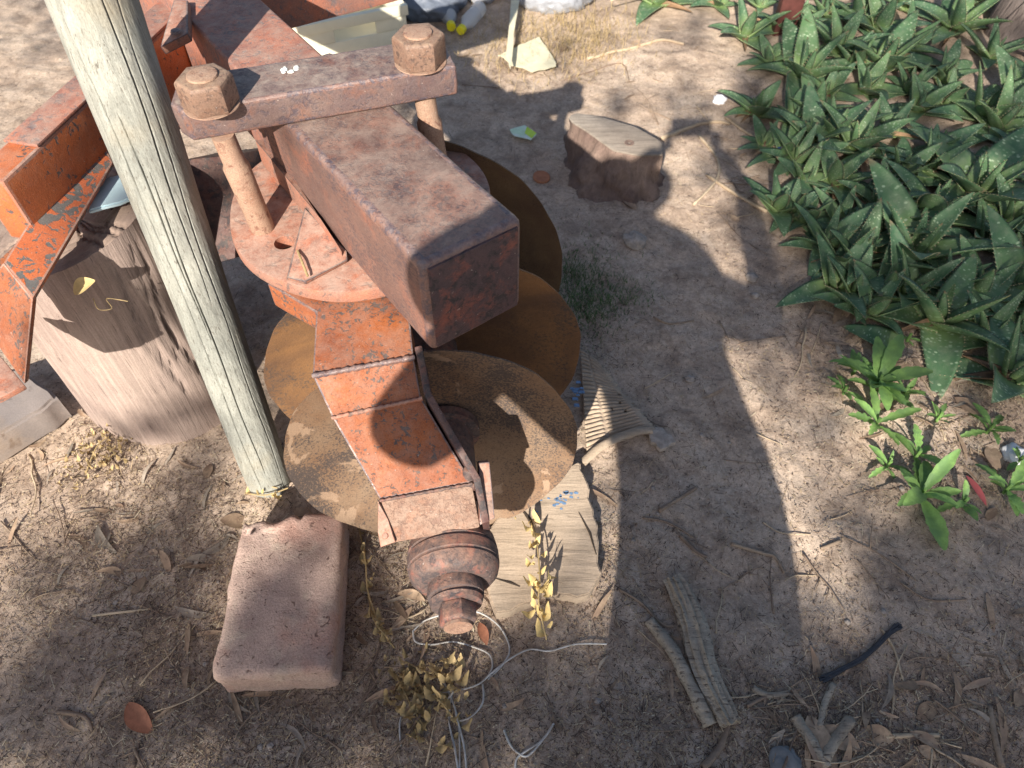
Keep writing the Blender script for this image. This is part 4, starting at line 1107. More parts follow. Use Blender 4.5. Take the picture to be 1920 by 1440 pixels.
rl = link('dry_leaf', broad[0].copy()); rl.data.materials.clear(); rl.data.materials.append(M['dry_leaf_red']); lay(rl, G(262, 1350, .004), 1.3); rl.scale = (1.0, .9, 1); tag(rl, 'russet torn leaf at the lower left', 'dry leaf', 'dry leaves on the ground')
rl2 = link('dry_leaf', broad[1].copy()); rl2.data.materials.clear(); rl2.data.materials.append(M['dry_leaf_red']); lay(rl2, G(905, 1190, .004), .1); rl2.scale = (.6, .5, .6); tag(rl2, 'reddish dry leaf touching the hub nut', 'dry leaf', 'dry leaves on the ground')
rl3 = link('dry_leaf', LM[0].copy()); rl3.data.materials.clear(); rl3.data.materials.append(simple('red_leaf', (0.42, .10, .10), .6, .15)); lay(rl3, G(1825, 925, .012), .55); rl3.scale = (.8, 1.0, 1); tag(rl3, 'dark pink leaf beside the weed at the right edge', 'dry leaf', 'dry leaves on the ground')
# the anonymous ones
zones = [(1720, 330, 130, 150, 30), (1600, 200, 90, 90, 14), (300, 1010, 130, 60, 26), (560, 1330, 200, 70, 26), (1560, 1370, 120, 45, 26), (1820, 1330, 90, 70, 16), (1500, 330, 60, 70, 14), (1600, 600, 60, 35, 26), (1750, 740, 90, 60, 26), (720, 1120, 50, 90, 14), (200, 1000, 150, 90, 12), (1250, 120, 120, 40, 10), (1180, 1320, 100, 80, 8), (1000, 90, 90, 40, 12), (80, 850, 60, 60, 10), (1840, 900, 60, 80, 14)]
for (cx, cy, sx, sy, n) in zones:
    for _ in range(n):
        q = G(random.gauss(cx, sx), random.gauss(cy, sy), .003)
        o = link('dry_leaf', random.choice(LM + broad[:1])); lay(o, q, random.uniform(0, 6.28), .3); s = random.uniform(.3, .95); o.scale = (s, s * random.uniform(.7, 1.4), s * .7)
        tag(o, 'small dry leaf among the litter on the soil', 'dry leaf', 'scattered small dry leaves')
# twigs
def twig_mesh(L, r, kink, mat, branches=0):
    n = 10; pts = []; p = Vector((-L / 2, 0, r)); d = Vector((1, 0, 0))
    for i in range(n + 1):
        pts.append(p.copy()); d = (d + Vector((0, random.uniform(-kink, kink), random.uniform(-kink, kink) * .12))).normalized(); p = p + d * (L / n); p.z = max(p.z, r * .6)
    vs, fs = tube_geo(pts, [r * (1 - .55 * i / n) * random.uniform(.85, 1.15) for i in range(n + 1)], 7)
    for _ in range(branches):
        i = random.randint(3, 7); a = pts[i]; e = a + Vector((L * .2, random.choice((-1, 1)) * L * random.uniform(.1, .25), L * .02))
        v2, f2 = tube_geo([a, a.lerp(e, .5) + Vector((0, .002, 0)), e], [r * .6, r * .45, r * .25], 6); b = len(vs); vs += v2; fs += [tuple(q + b for q in f) for f in f2]
    return mesh('twig', vs, fs, mat, True)
TM = [twig_mesh(random.uniform(.09, .22), random.uniform(.0012, .0028), random.uniform(.05, .28), M['twig'] if i % 3 else M['twig_pale'], i % 3) for i in range(14)]
for (cx, cy, sx, sy, n) in [(1500, 1360, 130, 45, 60), (1640, 600, 70, 40, 12), (560, 1330, 200, 70, 30), (300, 1080, 140, 90, 22), (1830, 1250, 90, 120, 16), (1300, 1080, 110, 110, 16), (1330, 180, 90, 80, 18), (1380, 380, 60, 60, 12), (720, 1130, 50, 100, 14), (1780, 700, 90, 100, 24), (1250, 680, 130, 110, 10), (1560, 1060, 110, 80, 10), (100, 900, 90, 60, 10), (1750, 300, 120, 180, 30), (960, 100, 90, 50, 16)]:
    for _ in range(n):
        q = G(random.gauss(cx, sx), random.gauss(cy, sy), .001); o = link('twig', random.choice(TM)); lay(o, q, random.uniform(0, 6.28), .12); s = random.uniform(.4, 1.1); o.scale = (s, s, s)
        tag(o, 'thin dry twig lying among the litter', 'twig', 'scattered thin twigs')
def stick(pts, r0, r1, mat, label, name='twig', cat='twig', lift=.003, seg=9, grp=None, jit=.08):
    pw = smooth_path([G(x, y, lift + (l if l else 0)) for x, y, l in [(*p, 0) if len(p) == 2 else p for p in pts]], 5)
    n = len(pw); c = pw[0].copy(); c.z -= lift
    for q in pw: q.z = max(q.z, float(gh(q.x, q.y)) + r0 * .5)
    vs, fs = tube_geo([q - c for q in pw], [r0 + (r1 - r0) * i / (n - 1) for i in range(n)], seg, jit=jit)
    o = link(name, mesh(name, vs, fs, M[mat], True), None, c); return tag(o, label, cat, grp)
stick([(1675, 1178), (1700, 1215), (1715, 1260), (1697, 1290)][:1] + [(1652, 1180), (1672, 1215), (1688, 1262), (1696, 1288)], .003, .0022, 'twig_pale', 'thin tan twig crossing the black cable end') if False else stick([(1652, 1180), (1675, 1216), (1688, 1262), (1697, 1288)], .003, .0022, 'twig_pale', 'thin tan twig crossing the black cable end')
stick([(1660, 1382), (1710, 1380), (1760, 1380)], .0055, .0045, 'twig_pale', 'short pale straight stick under the propped leaf')
stick([(1855, 1325), (1862, 1375), (1878, 1440)], .005, .006, 'twig', 'dark straight stick at the lower right')
stick([(1400, 1325), (1440, 1305), (1500, 1292)], .004, .0035, 'twig', 'grey stick pointing at the black cable')
stick([(1455, 1325), (1482, 1290)], .003, .002, 'twig_pale', 'short pale stick crossing the grey one')
stick([(1370, 1020), (1430, 1038), (1452, 1045), (1470, 1075)], .005, .003, 'twig', 'dark kinked twig in the shadow above the log')
stick([(1205, 972), (1250, 980), (1300, 1008)], .003, .002, 'twig', 'fine curved twig in the shadow, left of the kinked one')
stick([(1275, 1005), (1305, 1035), (1325, 1045)], .005, .004, 'twig', 'stubby dark twig in the shadow')
stick([(1538, 1030), (1575, 1015)], .004, .004, 'twig', 'short dark stick on the sunlit soil')
stick([(1430, 980), (1465, 1000), (1520, 1003)], .0018, .0012, 'twig_pale', 'fine twig crossing the shadow edge')
stick([(1235, 960), (1290, 925), (1305, 915)], .005, .004, 'twig', 'thick grey twig in the shadow right of the board')
stick([(1240, 262), (1300, 238), (1345, 230), (1368, 234)], .008, .005, 'twig_pale', 'flat pale bark strip on the soil beside the aloes')
stick([(1310, 255), (1345, 300), (1342, 340), (1300, 385)], .006, .004, 'twig_pale', 'forked pale branch lying by the aloes')
stick([(1325, 330), (1390, 372), (1438, 398)], .006, .006, 'twig_pale', 'straight pale stick next to the forked branch')
stick([(1360, 222), (1400, 250), (1458, 282)], .006, .004, 'twig_pale', 'orange-tan twig running to the blue can')
stick([(1100, 112), (1190, 90), (1240, 76), (1282, 84)], .007, .005, 'twig_pale', 'curved tan root on the soil at the top')
stick([(1060, 150), (1110, 135), (1165, 120), (1180, 155)], .003, .002, 'twig', 'thin bent twig inside the bar shadow')
stick([(1225, 595), (1255, 608), (1300, 602)], .003, .002, 'twig', 'small bent twig on the shaded path')
stick([(1540, 605), (1530, 640), (1520, 665)], .002, .0015, 'twig_pale', 'straw on the path below the aloes')
stick([(1688, 1093), (1740, 1125), (1810, 1125)], .002, .0015, 'twig', 'fine dark twig near the right edge')
stick([(175, 1155), (280, 1143)], .003, .0025, 'twig_pale', 'pale twig left of the brick')
stick([(110, 1335), (160, 1345), (175, 1372)], .005, .003, 'twig', 'curved root at the lower left')
stick([(250, 1440), (262, 1395)], .004, .003, 'twig', 'short stick below the russet leaf')
stick([(1860, 25), (1880, 60), (1895, 90), (1880, 150)], .003, .002, 'twig_pale', 'thin pale twig hanging beside the tree trunk', lift=.25)
stick([(1140, 45), (1200, 28), (1290, 0)], .003, .003, 'twig_pale', 'light grey twig over the sunlit aloe', lift=.10)
stick([(1460, -20), (1560, 28), (1640, 0)], .003, .003, 'twig_pale', 'pale stem lying across the upper aloes', lift=.18)

# rotten log, its dark companion and a stick at its foot
def bark_log():
    A = G(1262, 1098, .018); B = G(1362, 1358, .016); ax = (B - A); L = ax.length; ax.normalize(); s = Vector((-ax.y, ax.x, 0)).normalized(); n = ax.cross(s)
    if n.z < 0: n = -n
    vs = []; fs = []; seg, ri = 44, 70
    for i in range(ri + 1):
        t = i / ri; w = .018 + .009 * math.sin(t * 2.6 + .4); h = .018
        for k in range(seg):
            a = 2 * PI * k / seg
            r = 1 + .12 * math.sin(a * 9 + t * 3) + .10 * math.sin(a * 15 + 1 - t * 4) + .35 * float(fbm(a * 5, t * 14, 3, 8))
            tt = t
            if i < 5: tt = t - .05 * float(vnoise(a * 4, 1, 2))
            if i > ri - 4: tt = t + .03 * float(vnoise(a * 5, 3, 2))
            vs.append(ax * (L * tt) + s * (math.cos(a) * w * r + .006 * math.sin(t * 7)) + n * (math.sin(a) * h * r))
    for i in range(ri):
        for k in range(seg):
            a = i * seg + k; b = i * seg + (k + 1) % seg; fs.append((a, b, b + seg, a + seg))
    fs.append(tuple(range(seg))[::-1]); fs.append(tuple(ri * seg + k for k in range(seg)))
    me = mesh('rotten_log', vs, fs, M['bark'], True); me.set_sharp_from_angle(angle=math.radians(50)); tag(link('rotten_log', me, None, A), 'grey rotten split log lying on the shaded soil', 'log')
bark_log()
stick([(1215, 1165), (1262, 1225), (1300, 1300), (1330, 1362)], .013, .016, 'bark', 'dark flat bark piece half buried beside the rotten log', 'bark_strip', 'bark', lift=-.004, seg=12, jit=.15)
stick([(1160, 1105), (1200, 1130), (1240, 1170), (1262, 1175)], .003, .004, 'twig', 'dark twig leading to the bark beside the log')
stick([(1318, 1440), (1350, 1400), (1365, 1355)], .008, .006, 'twig', 'dark stick below the end of the rotten log')

# frayed black cable
cb = thing('frayed_cable', G(1610, 1230), 'black frayed twisted cable lying on sunlit soil', 'cable')
for k in range(7):
    pts = []
    for (x, y) in [(1540, 1276), (1575, 1258), (1612, 1238), (1642, 1212), (1662, 1192), (1682, 1176)]:
        f = len(pts) / 5; sp = .0035 + (.004 if f > .9 or f < .05 else 0)
        q = G(x, y, .006); q += Vector((math.cos(k * .9 + f * 5) * sp, math.sin(k * .9 + f * 5) * sp * .8, abs(math.sin(k + f * 5)) * .004)); pts.append(q)
    tube('strand', smooth_path(pts, 5), .0026, M['cable'], cb, 6)
for i in range(3):
    q = thing('t', (0, 0, 0), None, None); bpy.data.objects.remove(q)

for pts_, r_, lb_ in (([(1488, 1345), (1515, 1385), (1550, 1440)], .012, 'pale hollow bark piece at the bottom under the dry tangle'), ([(1592, 1352), (1560, 1395), (1545, 1425)], .013, 'broken brown bark piece leaning on the hollow one'), ([(1560, 1285), (1545, 1320), (1535, 1365)], .008, 'narrow bark sliver above the bark pieces'),
                       ([(1410, 1290), (1440, 1305), (1480, 1300)], .007, 'short rough bark sliver left of the black cable')):
    stick(pts_, r_, r_ * .8, 'bark', lb_, 'bark_piece', 'bark', lift=.0, seg=12, jit=.12)
# galvanised wire tangle
wt = thing('wire_tangle', G(880, 1260), 'pale galvanised wire looped below the hub nut', 'wire')
W = [[(775, 1185), (800, 1165), (850, 1160, .03), (895, 1158, .03), (935, 1175), (955, 1215), (945, 1245), (915, 1275)],
     [(775, 1185), (780, 1205), (810, 1210), (850, 1205), (890, 1215), (918, 1230), (922, 1255), (905, 1280), (880, 1292), (845, 1298), (790, 1310)],
     [(905, 1280), (945, 1245), (990, 1220), (1030, 1222), (1080, 1210), (1137, 1210)],
     [(905, 1285), (905, 1320), (880, 1348), (850, 1350), (838, 1320), (850, 1300)],
     [(848, 1300), (842, 1350), (852, 1400), (860, 1450)], [(855, 1340), (870, 1400), (875, 1450)], [(825, 1270), (842, 1300), (860, 1360), (862, 1450)]]
for pts in W:
    pw = smooth_path([G(p[0], p[1], .004 + (p[2] if len(p) > 2 else random.uniform(0, .006))) for p in pts], 7)
    tube('wire_strand', pw, .0020, M['wire'], wt, 8)
tw = thing('wire_piece', G(995, 1400), 'short twisted light wire piece at the bottom centre', 'wire')
for pts in [[(1038, 1358), (1015, 1390), (985, 1410), (968, 1425), (966, 1450)], [(1036, 1362), (1020, 1385), (990, 1418), (970, 1412), (955, 1395), (945, 1370)]]:
    tube('wire_strand', smooth_path([G(*p, .005) for p in pts], 6), .0022, M['wire'], tw, 8)
tw2 = thing('wire_piece', G(752, 1360), 'short straight wire piece left of the wire tangle', 'wire')
tube('wire_strand', smooth_path([G(757, 1330, .004), G(750, 1360, .005), G(752, 1400, .004)], 5), .002, M['wire'], tw2, 8)

# ------------------------------------------------------------------ dead weeds
def dead_weed(name, stems, nleaf, spread, mat, label, size=.02):
    base = G(*stems[0][0][:2]); root = thing(name, base, label, 'dead weed')
    k = 0
    for st in stems:
        pw = smooth_path([G(p[0], p[1]) * 1.0 if len(p) == 2 else P(p[0], p[1], p[2]) for p in st], 5)
        tube('stem', pw, .0018, M['straw'], root, 6)
        for i in range(nleaf):
            q = random.choice(pw) + Vector((random.gauss(0, spread), random.gauss(0, spread), abs(random.gauss(0, spread)) * .6))
            n = 6; s = size * random.uniform(.5, 1.2); a = random.uniform(0, 6.28); ti = random.uniform(-1, 1)
            u = Vector((math.cos(a), math.sin(a), ti * .6)).normalized(); w = u.cross(Vector((random.uniform(-.5, .5), .2, 1))).normalized(); nn = u.cross(w)
            vs = []
            for j in range(n):
                t = j / (n - 1); ww = s * .28 * math.sin(PI * (t * .9 + .07)) * random.uniform(.7, 1.2)
                c = q + u * s * t + nn * s * .35 * math.sin(t * 4 + ti) - root.location
                vs += [c + w * ww + nn * ww * .5, c, c - w * ww + nn * ww * .4]
            fs = []
            for j in range(n - 1):
                b = j * 3; fs += [(b, b + 1, b + 4, b + 3), (b + 1, b + 2, b + 5, b + 4)]
            link('leaf', mesh('leaf', vs, fs, M[mat], True), root)
dead_weed('dead_weed', [[(985, 955), (1005, 1010, .08), (1012, 1080, .10), (1010, 1130, .10), (1025, 1200, .07)]], 34, .007, 'cream_leaf', 'dead weed with cream yellow leaves hanging over the bleached board', .034)
dead_weed('dead_weed', [[(672, 985), (685, 1050, .03), (690, 1110, .03), (715, 1180, .02), (740, 1215, .01)], [(690, 1110), (700, 1160, .03), (730, 1200, .02)]], 12, .008, 'straw', 'withered straw coloured weed between brick and hub', .026)
dead_weed('dead_weed', [[(760, 1240), (800, 1260, .03), (850, 1265, .03)], [(780, 1300), (820, 1310, .03), (860, 1360, .02)], [(740, 1260), (770, 1320, .02), (800, 1370, .02)]], 40, .018, 'straw', 'tangled withered weed beneath the wire loops', .030)
dead_weed('dead_weed', [[(460, 925), (500, 928, .02), (540, 915, .02)], [(470, 905), (520, 915, .03)]], 8, .008, 'cream_leaf', 'dry yellow straws between the post foot and the brick', .020)
dead_weed('dead_weed', [[(160, 890), (180, 840, .01), (200, 820, .01)], [(190, 870), (215, 850, .01)]], 55, .035, 'straw', 'sunlit pile of straw flakes at the left foot of the stump', .016)
# yellow withered flower caught on the stump top
fw = thing('withered_leaf', P(165, 548, .585), 'pale yellow withered leaf with curly stalk caught on the stump', 'dry leaf')
vs, fs = leaf_mesh(.05, .034, .4, .1); o = link('leaf', mesh('leaf', vs, fs, M['cream_leaf'], True), fw); o.rotation_euler = (.3, -.4, .3); o.location = (0, 0, .01)
tube('stalk', smooth_path([P(175, 560, .56), P(185, 580, .56), P(210, 578, .56), P(200, 560, .56), P(240, 565, .56)], 6), .0009, M['straw'], fw, 6)
# the sprig on the pivot plate
sp_ = thing('dry_sprig', P(568, 490, BZ + .02), 'tiny dry sprig lying on the pink pivot plate', 'dry sprig')
tube('stem', smooth_path([P(558, 470, BZ + .022), P(566, 490, BZ + .026), P(577, 518, BZ + .02)], 4), .0022, M['straw'], sp_, 6)

# ------------------------------------------------------------------ stones and rubbish
def rock(px, r, mat, label, sq=.6, name='stone', grp=None, z=.0):
    q = G(*px, r * sq * .45 + z); bm = bmesh.new(); bmesh.ops.create_icosphere(bm, subdivisions=4, radius=r)
    sd = random.randint(0, 99)
    for v in bm.verts:
        n = v.co.normalized(); k = 1 + .7 * float(fbm(n.x * 2 + n.z * 1.7 + sd, n.y * 2 - n.z * 1.3, 4, sd)); v.co *= k; v.co.z *= sq
    me = from_bm(name, bm, M[mat], smooth=True); o = link(name, me, None, q); o.rotation_euler = (0, 0, random.uniform(0, 6)); return tag(o, label, 'stone', grp)
rock((1190, 455), .036, 'rock', 'knobbly pale stone lying in the head-shaped shadow'); rock((1348, 190), .026, 'rock_white', 'white pebble at the edge of the aloes')
rock((1472, 1432), .030, 'rock_grey', 'smooth grey stone at the bottom edge', .5); rock((1408, 522), .018, 'rock', 'small stone on the path below the aloes'); rock((1416, 555), .012, 'rock', 'smaller dark pebble below the small stone')
rock((1293, 712), .012, 'rock', 'reddish pebble on the shaded path'); rock((1900, 855), .030, 'rock_white', 'crumpled silvery foil lump at the right edge', .5, 'foil_lump'); rock((1232, 818), .02, 'rock', 'crumbly pale clod by the mat scrap', .4)
for i in range(26):
    rock((random.uniform(60, 1850), random.choice((random.uniform(560, 1420), random.uniform(860, 1430)))), random.uniform(.003, .007), 'rock', 'tiny pebble on the bare soil', .6, 'pebble', 'tiny pebbles')
q = G(1015, 335, .004); tag(lathe('bottle_cap', q, (0.1, -.1, 1), [(0, .030), (.006, .030), (.008, .027), (.007, 0)], M['cap_rust'], None, 28), 'round rusty brown disc lying on the sunlit soil', 'cap')
wp = flat_thing('wrapper', [(955, 232), (985, 224), (1008, 240), (996, 252), (965, 245)], .035, .0375, M['wrap_green'], 'crumpled pale green and white wrapper on the soil', 'wrapper', .003, 3, .0008)
wp.location.z = -.022; prism('lime_panel', [tuple(P(x, y, .037))[:2] for x, y in ((988, 228), (1006, 240), (997, 250), (984, 240))], .0155, .0165, [M['wrap_lime']], None, bev=0).parent = None
lp_ = bpy.data.objects['lime_panel']; lp_.parent = wp; lp_.location = (-wp.location.x, -wp.location.y, .0225)
# blue, red and white tin among the aloes
bw = thing('drink_can', G(1480, 290, .02), 'small crushed blue, red and white can under the aloe leaves', 'can')
a0 = P(1458, 283, .045); a1 = P(1505, 283, .045); dd = (a1 - a0)
for f0, f1, m_ in ((0, .42, 'blue'), (.425, .62, 'red_print'), (.625, .8, 'white_print'), (.805, 1.0, 'blue')):
    tube('printed_band', [a0 + dd * f0, a0 + dd * f1], .017, M[m_], bw, 20, .7)
# crate, sacks, bottles, papers at the top
def crate():
    p = G(655, 85); root = thing('plastic_crate', (p.x, p.y, float(gh(p.x, p.y))), 'cream plastic crate behind the clamp plate', 'crate')
    w, d, h, t = .42, .34, .20, .012
    R = Matrix.Rotation(math.radians(24), 3, 'Z')
    def bx(name, x0, x1, y0, y1, z0, z1, bev=.003):
        pts = [Vector((x, y, 0)) for x, y in ((x0, y0), (x1, y0), (x1, y1), (x0, y1))]; pts = [R @ q + root.location for q in pts]
        z = root.location.z
        return hull_part(name, [[(q.x, q.y, z + z0) for q in pts], [(q.x, q.y, z + z1) for q in pts]], [M['cream_plastic']], root, bev=bev)
    bx('floor', -w / 2, w / 2, -d / 2, d / 2, 0, t)
    for y in (-d / 2, d / 2 - t):
        bx('wall', -w / 2, w / 2, y, y + t, t + .001, h * .55); bx('wall', -w / 2, -w / 5, y, y + t, h * .55 + .001, h * .8); bx('wall', w / 5, w / 2, y, y + t, h * .55 + .001, h * .8)
        bx('rim', -w / 2 - .01, w / 2 + .01, y - .006, y + t + .006, h * .8 + .001, h)
    for x in (-w / 2, w / 2 - t):
        bx('wall', x, x + t, -d / 2 + t + .001, d / 2 - t - .001, t + .001, h * .8 - .001)
        bx('rim', x - .006, x + t + .006, -d / 2 + t + .008, d / 2 - t - .008, h * .8, h)
crate()
def sack(px, sx, sy, sz, mat, label, name='plastic_sack', rz=0):
    q = G(*px); bm = bmesh.new(); bmesh.ops.create_icosphere(bm, subdivisions=5, radius=1); sd = random.randint(0, 50)
    for v in bm.verts:
        n = v.co.copy(); r = 1 + .55 * float(fbm(n.x * 2.2 + sd + n.z, n.y * 2.2 + n.z * 1.4, 5, sd)) + .22 * abs(float(fbm(n.x * 7 + sd, n.y * 7 + n.z * 6, 3, sd + 3)))
        v.co = Vector((n.x * sx, n.y * sy, n.z * sz)) * r
    me = from_bm(name, bm, M[mat], smooth=True); o = link(name, me, None, (q.x, q.y, q.z + sz * .55)); o.rotation_euler = (0, 0, rz); return tag(o, label, 'sack')
sack((800, 20), .16, .12, .09, 'dark_bag', 'dark blue grey sack beyond the right clamp nut'); sack((1040, 8), .16, .10, .08, 'grey_bag', 'grey crumpled plastic sack behind the dry grass')
sack((900, -10), .12, .10, .07, 'grey_bag', 'grey plastic bag behind the yellow capped bottles'); sack((1330, -25), .22, .12, .12, 'dark_bag', 'black bag in the shade at the top edge')
def bottle(px, az, label, L=.17, r=.033):
    q = G(*px, .028); ax = Vector((math.cos(az), math.sin(az), .06)); root = thing('plastic_bottle', q, label, 'bottle', 'yellow capped bottles')
    lathe('cap', q, -ax, [(0, .019), (.022, .019), (.024, .017), (.024, 0)], M['yellow'], root, 28)
    lathe('body', q, ax, [(.001, .014), (.015, .014), (.05, r), (.12, r), (.125, r * .93), (.13, r), (L, r), (L + .01, r * .8)], M['clear'], root, 32)
bottle((868, 65), 1.15, 'clear bottle with a yellow cap, nearer to the dry grass'); bottle((846, 58), 1.75, 'clear bottle with a yellow cap, nearer to the clamp nut')
flat_thing('paper_sheet', [(935, 95), (975, 75), (1010, 60), (1030, 85), (1045, 115), (1000, 125), (960, 112)], .045, .047, M['paper'], 'torn cream paper lying in the dry grass', 'paper', .006, 4, .0005).location.z = -.02
flat_thing('paper_strip', [(958, 0), (975, 0), (965, 60), (958, 130), (948, 105)], .07, .072, M['paper'], 'narrow cream strip standing in the dry grass', 'paper', .003, 3, .0005)
# dark red steel post and tree trunk at the top right
pp = G(1468, 62); prism('red_post', [(pp.x - .045, pp.y - .02), (pp.x + .045, pp.y - .02), (pp.x + .045, pp.y + .03), (pp.x - .045, pp.y + .03)], -.05, .9, [M['red_post']], None, bev=.004)
tag(bpy.data.objects['red_post'], 'dark red flat post standing in the aloe bed at the top', 'post')
def trunk_tree(base, h, r, label, lean=(0, 0), name='tree'):
    root = thing(name, base, label, 'tree')
    pts = [Vector((base[0] + lean[0] * t + .04 * math.sin(t * 5), base[1] + lean[1] * t, base[2] - .1 + h * t)) for t in [i / 12 for i in range(13)]]
    tube('trunk', smooth_path(pts, 3), [r * (1.25 - .8 * i / 36) for i in range(37)], M['trunk'], root, 28, jit=.03)
    return root, pts
tq = G(1925, 95)
tr, tpts = trunk_tree((tq.x + .02, tq.y + .12, tq.z), 5.0, .12, 'dark barked tree trunk at the top right corner', (.5, 1.0))

# ------------------------------------------------------------------ fine litter: chaff and straw nobody could count
def chaff():
    N = 85000; xs = []; 
    px = rng.uniform(-60, 1980, N * 4); py = rng.uniform(60, 1500, N * 4)
    # density by place in the yard
    def blob(cx, cy, sx, sy, a): return a * np.exp(-((px - cx) / sx) ** 2 - ((py - cy) / sy) ** 2)
    den = .22 + blob(560, 1300, 330, 190, .9) + blob(300, 1030, 240, 150, .7) + blob(1520, 1390, 220, 110, 1.0) + blob(1820, 1330, 160, 130, .4) + blob(1200, 1380, 160, 120, .5) + blob(720, 1130, 90, 160, .9) \
        + blob(1340, 250, 130, 130, .35) + blob(1650, 640, 180, 120, .6) + blob(1800, 850, 160, 120, .45) + blob(1130, 650, 60, 60, .5) + blob(1050, 110, 130, 50, .7) + blob(1160, 1080, 80, 120, .3) + blob(190, 840, 60, 50, 1.2)
    k = rng.uniform(0, 1, N * 4) < den * 1.3
    px = px[k][:N]; py = py[k][:N]; n = len(px)
    rx = (px - 960) / FPX; ru = (720 - py) / FPX
    dy = _F.y + _U.y * ru; dz = _F.z + _U.z * ru; t = -CAMH / dz
    X = rx * t; Y = dy * t; Z = gh(X, Y) + .0012
    a = rng.uniform(0, 2 * PI, n); big = rng.uniform(0, 1, n) ** 4
    L = .003 + .014 * big + .018 * (rng.uniform(0, 1, n) > .92); Wd = np.where(L > .010, .0009, .0014) * rng.uniform(.6, 1.6, n)
    ux, uy = np.cos(a) * L / 2, np.sin(a) * L / 2; sx, sy = -np.sin(a) * Wd / 2, np.cos(a) * Wd / 2
    tz = rng.uniform(-.4, .4, n) * L / 2; lift = np.abs(tz) + rng.uniform(0, .002, n)
    v = np.empty((n, 5, 3))
    v[:, 0] = np.stack([X - ux - sx, Y - uy - sy, Z + lift - tz], -1); v[:, 1] = np.stack([X - ux + sx, Y - uy + sy, Z + lift - tz], -1)
    v[:, 2] = np.stack([X + ux + sx, Y + uy + sy, Z + lift + tz], -1); v[:, 3] = np.stack([X + ux - sx, Y + uy - sy, Z + lift + tz], -1)
    v[:, 4] = np.stack([X, Y, Z + lift + Wd * .9], -1)
    b = np.arange(n) * 5
    f = np.stack([b, b + 1, b + 4, b + 1, b + 2, b + 4, b + 2, b + 3, b + 4, b + 3, b, b + 4], -1).reshape(-1, 3)
    me = bpy.data.meshes.new('chaff'); me.vertices.add(n * 5); me.vertices.foreach_set('co', v.ravel()); me.loops.add(f.size); me.loops.foreach_set('vertex_index', f.ravel())
    me.polygons.add(len(f)); me.polygons.foreach_set('loop_start', np.arange(len(f)) * 3)
    tone = rng.choice(4, n, p=[.24, .34, .34, .08]); me.update(); 
    for m_ in (simple('chaff_straw', (.46, .35, .22), .8, .2), simple('chaff_brown', (.25, .17, .12), .85, .25), simple('chaff_dark', (.10, .07, .055), .85, .2), simple('chaff_pale', (.58, .50, .36), .8, .15)): me.materials.append(m_)
    me.polygons.foreach_set('material_index', np.repeat(tone, 4)); me.validate()
    tag(link('leaf_litter', me), 'fine dry chaff and straw strewn over the soil', 'leaf litter', kind='stuff')
chaff()

